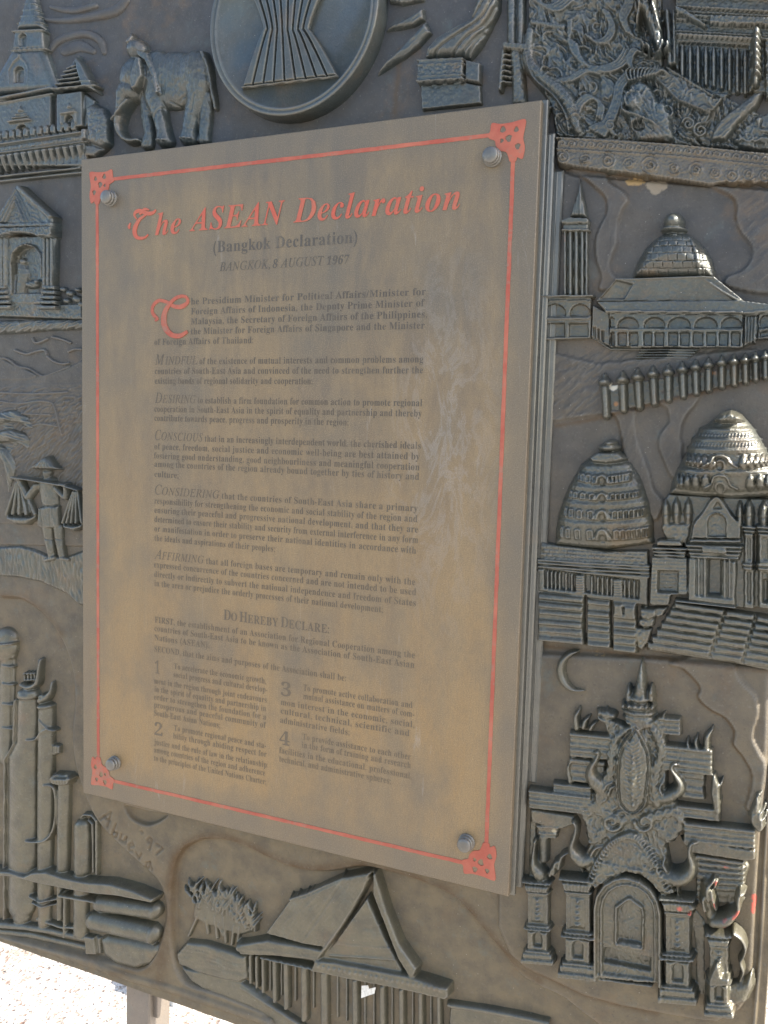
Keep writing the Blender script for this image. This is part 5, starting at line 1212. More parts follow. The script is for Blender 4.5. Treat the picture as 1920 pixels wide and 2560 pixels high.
bar(c, 600, 1128, 1492, 1132, 14, 20, 4); bar(c, 1592, 1132, 1860, 1100, 14, 19, 4)
for i in range(5):
    y = 1258 + i * 17; x0 = 800 - i * 12; bar(c, x0, y, 1190 - i * 22, y + 2, 15, 12 - i * 1.5, 4, True); c.mark('stair_tread', [(x0, y), (1190 - i * 22, y + 2), (1190 - i * 22, y + 16), (x0, y + 15)])
c.tube([(470, 1180, 7, 8), (600, 1262, 7, 8), (800, 1262, 6, 8)]); c.tube([(1120, 1330, 6, 8), (1200, 1252, 6, 8)])
c.warp_up(lambda X, Y: 0.4 * fbm(X / 14, Y / 14, 4)); c.build('mosque_relief', M_FIG_MOSQUE, relief, 'mosque hall with hipped roof, arcades of arches and steps')
# its dome, laid in bricks
c = Relief(F4, (700, 320, 1340, 800), base=-38, href=-16, res=0.95)
dome = [(738, 790), (742, 740), (770, 660), (820, 580), (880, 520), (950, 475), (1025, 455), (1100, 470), (1170, 510), (1235, 575), (1280, 650), (1300, 720), (1305, 790)]
c.poly(dome, 30, 190, rnd=True, sp=0)
c.H += np.where(c.H > 0, -3.0 * np.clip((860 + (c.Y - 460) * -0.05 - c.X) / 80, 0, 1), 0)
rows = [468, 502, 540, 580, 628, 680, 728, 778]
def inside_dome(x, y): return float(sdf(np.array([[x]]), np.array([[y]]), dome)[0, 0]) > 2
cx_ = 1015
for r in range(len(rows) - 1):
    y0, y1 = rows[r], rows[r + 1]; ym = (y0 + y1) / 2
    hw = np.interp(ym, [455, 500, 560, 620, 700, 780], [40, 135, 205, 245, 275, 287])
    nb = max(3, int(hw * 2 / 62) | 1) + 2
    ths = np.linspace(-1.35, 1.35, nb + 1) + (0.5 if r % 2 else 0) * 2.7 / nb
    X0 = cx_ + 8 + hw * np.sin(np.clip(ths, -1.5, 1.5))
    bow = lambda x: ((x - cx_) / 290) ** 2 * -8
    for a, b in zip(X0[:-1], X0[1:]):
        if b - a < 12: continue
        p_ = [(a + 1.5, y0 + 1.5 + bow(a)), ((a + b) / 2, y0 + 1.5 + bow((a + b) / 2)), (b - 1.5, y0 + 1.5 + bow(b)), (b - 1.5, y1 - 1.5 + bow(b)), ((a + b) / 2, y1 - 1.5 + bow((a + b) / 2)), (a + 1.5, y1 - 1.5 + bow(a))]
        if all(inside_dome(x, y) for x, y in (p_[0], p_[2], p_[3], p_[5])):
            c.poly(p_, 1.3 + 0.5 * math.sin(a * 3 + r), 4, 'add'); c.mark('brick', p_)
c.tube([(1120, 478, 14, 3), (1165, 560, 16, 3), (1190, 660, 16, 3), (1200, 780, 16, 3)], 'add', sp=3)
c.ell(1022, 452, 92, 30, 26, 0, 'smax'); c.ell(1024, 405, 74, 70, 31, 0, 'max'); c.mark('finial', [(1024 + 80 * math.cos(a), 405 + 62 * math.sin(a)) for a in np.linspace(0, 6.28, 18)[:-1]])
c.warp_up(lambda X, Y: 0.35 * fbm(X / 12, Y / 12, 4)); c.build('dome_relief', M_FIG, relief, 'round dome laid in bricks with a ball finial, over the mosque')
# row of knob-topped posts
c = Relief(F5, (480, 20, 1760, 520), base=-36, href=-24, res=1.0)
tops = [(548, 208, 560, 490), (665, 193, 672, 455), (763, 176, 775, 433), (863, 158, 874, 410), (962, 146, 966, 388), (1055, 131, 1062, 365), (1140, 118, 1146, 345), (1225, 104, 1226, 322), (1310, 91, 1312, 300), (1392, 84, 1394, 285), (1465, 77, 1468, 270), (1530, 67, 1534, 255), (1594, 57, 1596, 240), (1655, 50, 1658, 228), (1715, 42, 1718, 216)]
for i, (x, y, xb, yb) in enumerate(tops):
    k = 1.1 - 0.26 * i / 14
    c.tube([(x + 1, y + 70 * k, 31 * k, 17), (xb, yb, 28 * k, 17)])
    c.ell(x, y + 62 * k, 44 * k, 30 * k, 24); c.tube([(x, y + 52 * k, 34 * k, 23), (x, y + 26 * k, 20 * k, 17), (x, y + 4, 4, 12)], 'smax')
    c.groove([(x - 40 * k, y + 88 * k), (x + 40 * k, y + 86 * k)], 3.5, 2)
    c.mark('post', [(x - 46 * k, y - 10), (x + 46 * k, y - 10), (x + 46 * k, y + 92 * k), (xb + 29 * k, yb + 14), (xb - 29 * k, yb + 14), (x - 46 * k, y + 92 * k)])
c.poly([(520, 300), (1700, 130), (1720, 210), (560, 480)], 5, 6)
c.warp_up(lambda X, Y: 0.4 * fbm(X / 14, Y / 14, 4)); c.build('post_row', M_FIG_POSTS, relief, 'slanting row of knob-topped posts below the mosque')
# ---------------------------------------------------------------- bell stupas
def tiered(c, prof, tiers, cx, h, nwin, big=False):
    """stepped bell dome: prof = outline, tiers = [(y at centre, bow)], niches between tiers"""
    c.poly(prof, h, 190 if not big else 250, rnd=True)
    for (y, bow, hw) in tiers:
        n = 15
        for off, r, a in ((-13, 6, 0.9), (0, 9, 1.7), (14, 6, 1.1)):
            c.tube([(cx + hw * t, y + off - bow * (1 - t * t), r, a) for t in np.linspace(-1, 1, n)], 'add')
c = Relief(F5, (190, 630, 900, 1400), base=-38, href=-18, res=1.05)
SP = [(212, 1345), (215, 1240), (235, 1130), (275, 1010), (330, 900), (390, 800), (460, 745), (555, 725), (650, 742), (720, 800), (775, 880), (815, 980), (845, 1090), (860, 1200), (862, 1330), (560, 1375)]
hwf = lambda y: np.interp(y, [740, 800, 900, 1010, 1130, 1240, 1345], [95, 165, 222, 270, 302, 320, 326])
tiered(c, SP, [(815, -14, hwf(805)), (945, -20, hwf(935)), (1050, -24, hwf(1045)), (1175, -26, hwf(1168)), (1310, -28, hwf(1300))], 545, 26, 0)
for y0, y1 in ((850, 915), (968, 1022), (1078, 1148), (1204, 1284)):
    hw = float(hwf(y0)) - 18; n = 9
    for k in range(-n, n + 1):
        if abs(k) < 2: continue
        t = math.sin(k / n * 1.35); x = 545 + hw * t; w_ = 21 * math.cos(k / n * 1.35) + 5; dy = (1 - t * t) * 22
        if k < 0 and k % 2: continue
        p_ = [(x - w_, y1 + dy), (x - w_, y0 + dy + 12), (x, y0 + dy), (x + w_, y0 + dy + 12), (x + w_, y1 + dy)]
        c.poly(p_, 4.4, 5, 'add'); c.mark('niche', p_)
        c.poly([(x - w_ * .5, y1 + dy - 8), (x - w_ * .5, y0 + dy + 18), (x + w_ * .5, y0 + dy + 18), (x + w_ * .5, y1 + dy - 8)], 3.2, 3, 'cut')
    x = 540; p_ = [(x - 72, y1 + 24), (x - 60, y1 - 6), (x - 34, y0 + 26), (x, y0 + 12), (x + 34, y0 + 26), (x + 58, y1 - 6), (x + 72, y1 + 24)]
    c.poly(p_, 4, 6, 'add', sp=0); c.mark('dormer', p_); c.ell(x, y1 + 6, 24, 28, 4.5, 0, 'cut'); c.tube([(x - 40, y1 + 18, 6, 2.5), (x - 22, y0 + 42, 6, 2.5), (x, y0 + 30, 6, 2.5), (x + 22, y0 + 42, 6, 2.5), (x + 40, y1 + 18, 6, 2.5)], 'add', sp=3)
for x0, x1 in ((555, 400), (555, 470), (555, 555), (555, 640), (555, 710)): c.groove([(x0, 735), (x1, 800)], 5, 2)
c.poly([(440, 765), (505, 722), (640, 722), (700, 775), (640, 800), (560, 812), (470, 800)], 28, 22, rnd=True)
c.ell(572, 700, 76, 36, 31); c.ell(585, 672, 44, 26, 33); c.mark('finial', [(490, 700), (520, 670), (560, 645), (615, 645), (650, 690), (640, 728), (520, 730)])
c.warp_up(lambda X, Y: 1.1 * fbm(X / 10, Y / 10, 4) + 0.7 * fbm(X / 5, Y / 5, 5)); c.soften(1); c.build('small_stupa_relief', M_FIG, relief, 'smaller bell stupa with niches in tiers, left of the pair')
c = Relief(F5, (930, 420, 1960, 1060), base=-36, href=-8, res=1.1)
BP = [(965, 1005), (975, 930), (1010, 840), (1060, 750), (1110, 650), (1170, 570), (1250, 510), (1310, 470), (1370, 450), (1440, 480), (1500, 545), (1560, 640), (1620, 750), (1680, 860), (1730, 960), (1740, 1020), (1370, 1040)]
hb = lambda y: np.interp(y, [500, 570, 650, 750, 840, 930, 1005], [120, 200, 255, 300, 345, 375, 385])
tiered(c, BP, [], 1360, 44, 0, True)
for y, bow, hw in ((578, -10, hb(570)), (640, -14, hb(640)), (702, -16, hb(700)), (842, -22, hb(835)), (990, -30, hb(985))):
    hw = float(hw); cx = 1355
    for off, r, a in ((-14, 7, 1.8), (0, 11, 3.2), (16, 7, 1.8)):
        c.tube([(cx + hw * t, y + off - bow * (1 - t * t), r, a) for t in np.linspace(-1, 1, 17)], 'add')
for y0, y1, kk in ((738, 805, 7), (868, 950, 6)):
    hw = float(hb(y0)) - 10
    for k in range(-kk, kk + 1):
        if abs(k) < 2: continue
        t = math.sin(k / kk * 1.3); x = 1355 + hw * t; w_ = 30 * math.cos(k / kk * 1.3) + 6; dy = (1 - t * t) * 20
        c.tube([(x, y0 + dy, w_ * .4, 4), (x, y0 + dy + 22, w_ * .8, 8), (x, y1 + dy - 22, w_, 9), (x, y1 + dy, w_ * .6, 6)], 'add'); c.mark('bell', [(x - w_, y0 + dy), (x + w_, y0 + dy), (x + w_, y1 + dy + 8), (x - w_, y1 + dy + 8)])
    x = 1305; y1 += 15
    c.tube([(x - 110, y1, 9, 5), (x - 60, y1 - 26, 9, 6), (x - 40, y0 + 24, 9, 6), (x, y0 + 12, 10, 7), (x + 45, y0 + 28, 9, 6), (x + 66, y1 - 22, 9, 6), (x + 112, y1 + 6, 9, 5)], 'add', sp=4)
    c.ell(x, y1 - 6, 44, 46, 3, 0, 'add'); c.ell(x, y1 - 2, 26, 32, 5, 0, 'cut')
for k in range(22):
    x = 1120 + k * 22; c.ell(x, 610 - (1 - ((x - 1355) / 250) ** 2) * -10, 9, 14, 2.6, 20, 'add'); c.ell(x, 672 + 12 * (1 - ((x - 1355) / 290) ** 2), 9, 15, 2.6, 20, 'add')
c.poly([(1250, 520), (1300, 470), (1375, 445), (1440, 480), (1470, 530), (1400, 560), (1300, 555)], 44, 50, rnd=True, fn=lambda X, Y, d: 2.0 * fbm(X / 16, Y / 16, 3))
c.warp_up(lambda X, Y: 0.6 * fbm(X / 10, Y / 10, 4)); c.build('large_stupa_relief', M_FIG, relief, 'larger bell stupa with ringed tiers, at the right edge')

# ---------------------------------------------------------------- temple front under the large stupa
c = Relief(F5, (830, 980, 1960, 1800), base=-36, href=-14, res=1.1)
c.poly([(960, 1000), (1760, 1040), (1760, 1740), (1450, 1760), (1090, 1700), (1090, 1330), (1000, 1250), (920, 1180), (910, 1060)], 11, 8)
def bell(x, y, w_, h, hh, nm='bell_finial'):
    c.tube([(x, y, w_ * .25, hh - 5), (x, y + h * .25, w_ * .75, hh), (x, y + h * .6, w_, hh), (x, y + h * .8, w_ * .8, hh), (x, y + h, w_ * .9, hh - 3)], 'max')
    c.groove([(x - w_, y + h * .66), (x + w_, y + h * .66)], 4, 2); c.mark(nm, [(x - w_ - 3, y - 5), (x + w_ + 3, y - 5), (x + w_ + 3, y + h), (x - w_ - 3, y + h)])
for x, y in ((945, 1040), (1015, 1030), (1092, 1035)): bell(x, y, 36, 150, 20)
c.poly([(920, 1190), (1120, 1190), (1105, 1280), (1080, 1340), (940, 1300), (905, 1230)], 16, 22, rnd=True, fn=lambda X, Y, d: 1.6 * fbm(X / 18, Y / 18, 3))
c.poly([(882, 1305), (910, 1296), (1040, 1302), (1060, 1330), (1060, 1350), (878, 1345)], 21, 8)
for i, y in enumerate((1345, 1368, 1390)): bar(c, 850 + i * 5, y, 1085 - i * 5, y + 8, 22, 21 - i * 1.5, 6, True); c.mark('cornice', [(850 + i * 5, y + 1), (1085 - i * 5, y + 9), (1085 - i * 5, y + 30), (850 + i * 5, y + 21)])
c.poly([(848, 1410), (1088, 1420), (1090, 1668), (980, 1668), (965, 1735), (850, 1735), (835, 1720)], 16, 4)
for r in range(12):        # brick courses of the pillar, cut as joints
    y = 1432 + r * 24; c.groove([(850, y), (1086, y + 6)], 2.2, 1.3)
    for k in range(7): x = 866 + k * 34 + (17 if r % 2 else 0); c.groove([(x, y + 2), (x, y + 24)], 2.0, 1.1)
sq = [(892, 1503), (1028, 1508), (1024, 1655), (888, 1648)]; c.poly(sq, 11, 5, 'cut'); c.mark('niche', sq)
# gable, arch and door
c.poly([(1285, 1022), (1310, 1040), (1350, 1110), (1400, 1160), (1430, 1205), (1430, 1298), (1105, 1295), (1130, 1200), (1180, 1140), (1220, 1080), (1250, 1035)], 22, 6)
c.tube([(1120, 1290, 9, 24), (1135, 1200, 9, 24), (1190, 1130, 9, 25), (1240, 1050, 9, 25), (1284, 1024, 9, 26), (1325, 1070, 9, 25), (1370, 1140, 9, 25), (1425, 1205, 9, 24), (1425, 1290, 9, 24)], sp=3)
c.poly([(1285, 1045), (1320, 1100), (1250, 1100)], 4, 5, 'cut')
p_ = arch(c, 1215, 1125, 1345, 1285, 6, bev=6); c.tube([(x, y, 7, 25) for x, y in p_[:1] + p_[1:]]); c.mark('arch_window', p_); c.tex(lambda X, Y: 1.0 * curl(X, Y, 30, 3), p_)
bar(c, 1100, 1292, 1440, 1296, 30, 23, 5)
for i, y in enumerate((1325, 1350, 1376, 1398)): bar(c, 1072 + i * 10, y, 1450 - i * 8, y + 14, 24, 25 - i * 1.6, 7, True)
c.mark('lintel', [(1068, 1296), (1455, 1300), (1430, 1430), (1100, 1420)])
c.poly([(1092, 1420), (1410, 1440), (1400, 1735), (1088, 1700)], 19, 4)
c.poly([(1140, 1425), (1380, 1435), (1376, 1690), (1136, 1668)], 4, 4, 'cut'); 
for x in (1160, 1200, 1330, 1362): c.tube([(x, 1425, 14, 19), (x, 1675, 14, 19)])
bar(c, 1180, 1345, 1345, 1352, 40, 26, 4); bar(c, 1196, 1360, 1330, 1366, 14, 22, 3)
dp = [(1222, 1430), (1310, 1434), (1308, 1668), (1216, 1664)]; c.poly(dp, 11, 5, 'cut'); c.mark('door', dp)
bar(c, 1000, 1690, 1410, 1735, 22, 21, 5)
# right-hand pillars with bell tops
for x, y in ((1430, 1055), (1490, 1050), (1585, 1060), (1675, 1060)): bell(x, y, 40 if x > 1450 else 26, 150, 26)
for x0, x1, hh in ((1450, 1530, 22), (1545, 1640, 25), (1660, 1760, 22)):
    for i, y in enumerate((1205, 1230, 1252)): bar(c, x0 - 8 + i * 6, y, x1 + 8 - i * 6, y + 8, 22, hh + 2 - i * 2, 6, True)
    for i, y in enumerate((1450, 1475)): bar(c, x0 - 6 + i * 4, y, x1 + 6 - i * 4, y + 8, 22, hh + 1 - i, 6, True)
    c.poly([(x0 + 6, 1270), (x1 - 6, 1274), (x1 - 6, 1760), (x0 + 6, 1750)], hh - 4, 5)
    c.poly([(x0 + 26, 1285), (x1 - 26, 1290), (x1 - 26, 1440), (x0 + 26, 1435)], 3, 4, 'cut'); c.poly([(x0 + 26, 1510), (x1 - 26, 1515), (x1 - 26, 1720), (x0 + 26, 1715)], 4, 4, 'cut')
    c.mark('pilaster', [(x0 - 10, 1206), (x1 + 10, 1212), (x1 + 10, 1765), (x0 - 10, 1755)])
c.poly([(1582, 1560), (1660, 1566), (1660, 1715), (1580, 1710)], 8, 4, 'cut')
c.poly([(1515, 1260), (1545, 1262), (1540, 1500), (1510, 1500)], 8, 4, 'cut')
c.warp_up(lambda X, Y: 0.6 * fbm(X / 12, Y / 12, 4) + 0.3 * fbm(X / 5, Y / 5, 7)); c.soften(1); c.build('temple_front_relief', M_FIG, relief, 'temple front with gabled door and bell-topped pillars under the larger stupa')

# ---------------------------------------------------------------- wall, window strip and terraces below the stupas
c = Relief(F5, (90, 1290, 1900, 2230), base=-38, href=-22, res=1.15)
c.poly([(122, 1312), (200, 1325), (560, 1372), (832, 1370), (835, 1472), (118, 1438)], 12, 6)
for r in range(4):
    y = 1335 + r * 25
    for k in range(18):
        x = 128 + k * 39 + (19 if r % 2 else 0); sl_ = 0.055
        p_ = [(x, y + (x - 128) * sl_), (x + 37, y + (x - 91) * sl_), (x + 37, y + 22 + (x - 91) * sl_), (x, y + 22 + (x - 128) * sl_)]
        if p_[1][0] < 826: c.poly(p_, 1.5 + 0.4 * math.sin(k * 5 + r), 3.5, 'add'); c.mark('brick', p_)
for i, y in enumerate((1432, 1452, 1476, 1500)): c.tube([(112, y, 13, 16 - i), (420, y + 22, 13, 16 - i), (838, y + 44, 13, 16 - i)]); c.mark('cornice', [(112, y - 8), (838, y + 36), (838, y + 56), (112, y + 12)])
c.poly([(112, 1485), (835, 1535), (830, 1735), (110, 1640)], 12, 4)
c.poly([(150, 1492), (775, 1565), (772, 1690), (150, 1618)], 8, 5, 'cut')
for i, x in enumerate((172, 198, 224, 250, 292, 330, 460, 500, 530, 562, 590, 675, 705, 738)):
    y = 1500 + (x - 150) * .115; p_ = [(x - 9, y), (x + 9, y), (x + 9, y + 122), (x - 9, y + 122)]; c.poly(p_, 12, 5); c.mark('slat', p_)
for x in (385, 632):
    y = 1500 + (x - 150) * .115; p_ = [(x - 34, y), (x + 34, y), (x + 34, y + 124), (x - 34, y + 124)]; c.poly(p_, 12, 5, fn=lambda X, Y, d: 1.6 * np.sin(Y * .38)); c.mark('shutter', p_)
# terraces, left flight
def terr(x0, x1, y0, sl_, ys, th, hh, nm='terrace_step'):
    c.poly([(x0, ys[0] + (x0 - 110) * sl_), (x1, ys[0] + (x1 - 110) * sl_), (x1, ys[-1] + th + (x1 - 110) * sl_), (x0, ys[-1] + th + (x0 - 110) * sl_)], hh - 4.5, 8)
    for i, y in enumerate(ys):
        a, b = y + (x0 - 110) * sl_, y + (x1 - 110) * sl_
        c.poly([(x0, a), (x1, b), (x1, b + th + 6), (x0, a + th + 6)], hh - i * 0.5 - 1.5 + 2.2 * (i % 2), 12, slope=(x0, a, -2.2, x0, a + th, 1.5), fn=lambda X, Y, d: 0.5 * fbm(X / 16, Y / 16, i))
        c.mark(nm, [(x0, a), (x1, b), (x1, b + th), (x0, a + th)])
terr(106, 418, 0, 0.10, (1640, 1694, 1742, 1806, 1858, 1915), 46, 17)
terr(424, 590, 0, 0.10, (1648, 1720, 1768, 1822, 1870, 1922), 44, 15)
terr(594, 760, 0, 0.11, (1640, 1712, 1774, 1826, 1880, 1930), 44, 16)
for p_ in ([(610, 1712), (670, 1718), (670, 1800), (606, 1794)], [(676, 1728), (754, 1738), (752, 1812), (674, 1802)]): c.poly(p_, 18, 5); c.mark('block', p_)
c.groove([(420, 1670), (425, 1740), (405, 1840), (412, 1960)], 6, 7); c.groove([(592, 1740), (585, 1850)], 5, 5)
# broken rubble between the flights
for i, (pts, hh) in enumerate(((([(775, 1745), (890, 1745), (890, 1800), (840, 1830), (780, 1810)]), 18), ([(768, 1812), (880, 1812), (870, 1870), (800, 1880), (762, 1850)], 15), ([(745, 1870), (860, 1882), (840, 1960), (790, 2030), (760, 2010), (738, 1930)], 13), ([(870, 1740), (965, 1740), (930, 1800), (885, 1815)], 14), ([(775, 1480), (835, 1480), (830, 1760), (780, 1740)], 9))):
    c.poly(pts, hh, 16, rnd=True, fn=lambda X, Y, d: 2.0 * fbm(X / 16, Y / 16, 3 + i)); c.mark('broken_stone', pts)
# right flight, dropping to the right
c.poly([(1000, 1700), (1900, 1835), (1900, 2200), (1640, 2170), (1400, 2120), (820, 2030)], 11, 10)
ys = (1700, 1750, 1798, 1846, 1896, 1946, 1992)
for i, y in enumerate(ys):
    x0 = 1000 - i * 30
    for (a, b, e) in ((x0, 1330 - i * 16, 0), (1336 - i * 16, 1530 - i * 14, 4), (1536 - i * 14, 1900, 8)):
        sl_ = 0.15
        p_ = [(a, y + (a - 1000) * sl_ + e), (b, y + (b - 1000) * sl_ + e), (b, y + 47 + (b - 1000) * sl_ + e), (a, y + 47 + (a - 1000) * sl_ + e)]
        c.poly(p_, 18 - i * 0.9 + (2 if a > 1500 else 0), 8, slope=(a, y + (a - 1000) * sl_, -1.8, a, y + 47 + (a - 1000) * sl_, 1.4)); c.mark('terrace_step', p_)
        c.groove([(a, y + 30 + (a - 1000) * sl_ + e), (b, y + 30 + (b - 1000) * sl_ + e)], 3, 1.6)
c.warp_up(lambda X, Y: 0.7 * fbm(X / 14, Y / 14, 4) + 0.4 * fbm(X / 5, Y / 5, 7)); c.soften(1); c.build('terrace_relief', M_FIG, relief, 'brick wall, slatted window strip and broken stepped terraces below the stupas')
# ---------------------------------------------------------------- crescent moon
c = Relief(F6, (300, 50, 510, 320), base=-34, href=-24, res=0.9)
c.tube([(442, 72, 3, 8), (400, 85, 15, 13), (358, 130, 26, 15), (348, 190, 30, 15), (372, 250, 26, 15), (420, 288, 16, 13), (486, 296, 3, 8)], sp=4)
c.build('moon_relief', M_FIG, relief, 'small crescent moon beside the mouldings')

# ---------------------------------------------------------------- temple gate
c = Relief(F6, (120, 110, 1600, 2240), base=-33, href=-8, res=1.1)
def cornice_block(x0, y0, x1, y1, hh, n, sl_=0.07, taper=0):
    """stack of horizontal mouldings"""
    th = (y1 - y0) / n
    c.poly([(x0, y0 + 3), (x1, y0 + 3 + (x1 - x0) * sl_), (x1 - taper * n, y1 - 2 + (x1 - x0) * sl_), (x0 + taper * n, y1 - 2)], hh - 3.2, 7)
    for i in range(n):
        y = y0 + i * th; k = abs(math.sin(i * 1.9)) * 2.2; a, b = x0 + taper * i, x1 - taper * i
        c.poly([(a, y), (b, y + (b - a) * sl_), (b, y + (b - a) * sl_ + th), (a, y + th)], hh - k, th * .28, rnd=True, fn=lambda X, Y, d: 0.8 * np.sin(Y * .5 - X * .035) + 0.5 * fbm(X / 14, Y / 14, 2))
        c.mark('cornice', [(a, y), (b, y + (b - a) * sl_), (b, y + (b - a) * sl_ + th), (a, y + th)])
# upper roof mass
cornice_block(385, 540, 640, 690, 17, 5, 0.10); cornice_block(380, 690, 600, 840, 14, 4, 0.12, 6)
cornice_block(900, 450, 1040, 560, 17, 4, 0.10); cornice_block(930, 610, 1225, 770, 18, 5, 0.12); cornice_block(990, 770, 1180, 930, 14, 4, 0.12)
cornice_block(290, 835, 520, 890, 17, 3, 0.11); cornice_block(150, 868, 520, 985, 20, 5, 0.12); c.poly([(150, 985), (420, 1030), (430, 1090), (340, 1120), (160, 1080)], 12, 10)
cornice_block(1000, 960, 1270, 1040, 17, 3, 0.12); cornice_block(1050, 1060, 1475, 1180, 19, 4, 0.11)
c.poly([(1020, 1160), (1478, 1225), (1475, 1290), (1420, 1300), (1100, 1250)], 17, 8); 
c.poly([(1120, 1255), (1415, 1300), (1400, 1560), (1120, 1560)], 8, 8)
for i in range(8): c.poly([(1120, 1255 + i * 38), (1415, 1300 + i * 32), (1400, 1328 + i * 32), (1120, 1290 + i * 38)], 14 - i * .9, 7, rnd=True); c.mark('cornice', [(1120, 1255 + i * 38), (1415, 1300 + i * 32), (1400, 1328 + i * 32), (1120, 1290 + i * 38)])
c.poly([(1415, 1300), (1440, 1340), (1400, 1480), (1360, 1580), (1320, 1620), (1300, 1560), (1340, 1400)], 8, 14)
cornice_block(190, 1085, 330, 1165, 13, 4, 0.08, 5); c.poly([(150, 1000), (190, 1010), (190, 1400), (140, 1400)], 5, 6)
c.tube([(235, 1160, 34, 14), (235, 1290, 32, 13)])
# roof-corner flames
for x, y, a, L, r in ((430, 520, -95, 120, 26), (470, 520, -75, 80, 20), (510, 530, -60, 60, 16), (1185, 640, -85, 130, 26), (1130, 640, -100, 80, 18), (1085, 640, -110, 60, 14), (590, 480, -150, 60, 20), (620, 460, -120, 60, 16), (930, 470, -80, 40, 12), (1240, 950, -85, 140, 28), (1245, 1050, -88, 120, 20), (395, 830, -100, 150, 22)):
    flame(c, x, y, a, L, r, 17, 12)
c.poly([(1215, 790), (1240, 785), (1265, 850), (1272, 1010), (1255, 1040), (1225, 1000), (1205, 900)], 19, 16, rnd=True)
c.poly([(1160, 870), (1215, 800), (1215, 920), (1170, 925)], 6, 12, 'cut')
# tall corner flame at the right margin, in the sun
c.poly([(1440, 1080), (1425, 1030), (1450, 960), (1480, 905), (1500, 930), (1505, 1000), (1515, 1060), (1525, 1110), (1490, 1140)], 20, 22, rnd=True)
for x, y in ((1455, 1060), (1475, 1000), (1495, 1050), (1480, 950), (1505, 1090)): flame(c, x, y, -88, 70, 14, 23)
c.mark('corner_flame', [(1420, 1085), (1440, 950), (1480, 895), (1512, 930), (1530, 1115), (1490, 1145)])
# spire
for x, y, rx, ry, hh in ((790, 470, 100, 34, 20), (790, 435, 104, 30, 22), (790, 395, 100, 30, 24), (792, 350, 84, 28, 25)): c.ell(x, y, rx, ry, hh, 6, 'smax'); c.mark('spire_ring', [(x + rx * 1.02 * math.cos(a), y + ry * math.sin(a)) for a in np.linspace(0, 6.28, 17)[:-1]])
c.tube([(800, 345, 62, 22), (803, 290, 40, 22), (806, 220, 26, 20), (808, 150, 10, 16), (810, 134, 3, 10)], 'smax'); c.mark('spire', [(735, 330), (770, 250), (795, 160), (810, 128), (825, 165), (845, 260), (868, 335), (800, 350)])
for x in (735, 865): c.tube([(x, 350, 26, 22), (x, 310, 22, 22), (x, 276, 8, 16)]); 
for x in range(705, 890, 34): c.ell(x, 385 + (x - 700) * .06, 17, 24, 27)
c.poly([(700, 470), (880, 480), (865, 520), (790, 540), (720, 500)], 18, 8)
# rampant flame border round a central leaf
leaf = [(780, 515), (815, 570), (850, 640), (862, 740), (850, 860), (830, 960), (760, 1010), (690, 960), (670, 860), (670, 740), (690, 640), (735, 570)]
c.poly([(560, 420), (640, 470), (720, 500), (780, 510), (850, 480), (900, 450), (960, 520), (960, 700), (960, 900), (1060, 1000), (1060, 1120), (960, 1200), (1000, 1420), (880, 1400), (700, 1180), (520, 1400), (440, 1300), (500, 1200), (430, 940), (500, 900), (600, 860), (620, 700), (600, 560)], 15, 14, fn=lambda X, Y, d: 3.0 * swirl(X, Y, 50, 10, 90, 120, 4, 75) + 1.5 * swirl(X, Y, 30, 6, 60, 90, 7, 75))
c.poly(leaf, 24, 26, rnd=True, sp=3, fn=lambda X, Y, d: 0.0 * X)
for i in range(17):
    y = 600 + i * 22; w_ = 22 + 22 * math.sin((i + 2) / 19 * 3.1)
    for sg in (-1, 1): c.tube([(765, y + 14, 7, 27), (765 + sg * w_, y - 8, 8, 28), (765 + sg * (w_ + 14), y - 30, 3, 24)])
c.poly([(765, 640), (800, 720), (800, 900), (765, 990), (735, 900), (735, 720)], 27, 24, rnd=True)
for i in range(10): c.ell(765, 680 + i * 30, 13, 17, 31)
c.tube([(x, y, 8, 27) for x, y in spline(leaf, 3, True)])
c.mark('central_leaf', spline(leaf, 3, True))
rs = np.random.RandomState(5)
def frond(path, w0, w1, hh, n, lab='flame_frond'):
    """a curved body fringed on both sides with curling flames"""
    ps = spline(path, 8); c.tube([(p[0], p[1], lerp(w0, w1, i / len(ps)), hh) for i, p in enumerate(ps)], 'smax')
    for k in range(n):
        i = int((k + .5) / n * (len(ps) - 2)); a, b = ps[i], ps[i + 1]; ang = math.degrees(math.atan2(b[1] - a[1], b[0] - a[0]))
        for sg in (-1, 1): flame(c, a[0], a[1], ang + sg * 38, lerp(w0, w1, k / n) * 2.3, lerp(w0, w1, k / n) * .34, hh + 0.5, -sg * 30)
frond([(560, 960), (600, 860), (635, 760), (640, 660), (660, 590), (700, 545), (770, 505)], 44, 16, 20, 12)
frond([(900, 960), (880, 860), (895, 760), (925, 660), (905, 580), (880, 530)], 40, 20, 20, 12)
frond([(700, 1060), (600, 1020), (540, 980), (480, 950)], 40, 22, 19, 6); frond([(820, 1060), (920, 1020), (1000, 1010), (1040, 1060)], 40, 22, 20, 6)
frond([(600, 1100), (540, 1180), (500, 1080), (450, 960)], 34, 16, 18, 7); frond([(900, 1100), (980, 1160), (1030, 1060), (1000, 980)], 34, 14, 18, 6)
frond([(640, 450), (600, 440), (565, 430)], 26, 14, 19, 3)
scroll(c, 640, 1060, 60, 18, 11, 1.3, 0, 1); scroll(c, 830, 1060, 60, 19, 11, 1.3, 3.1, -1)
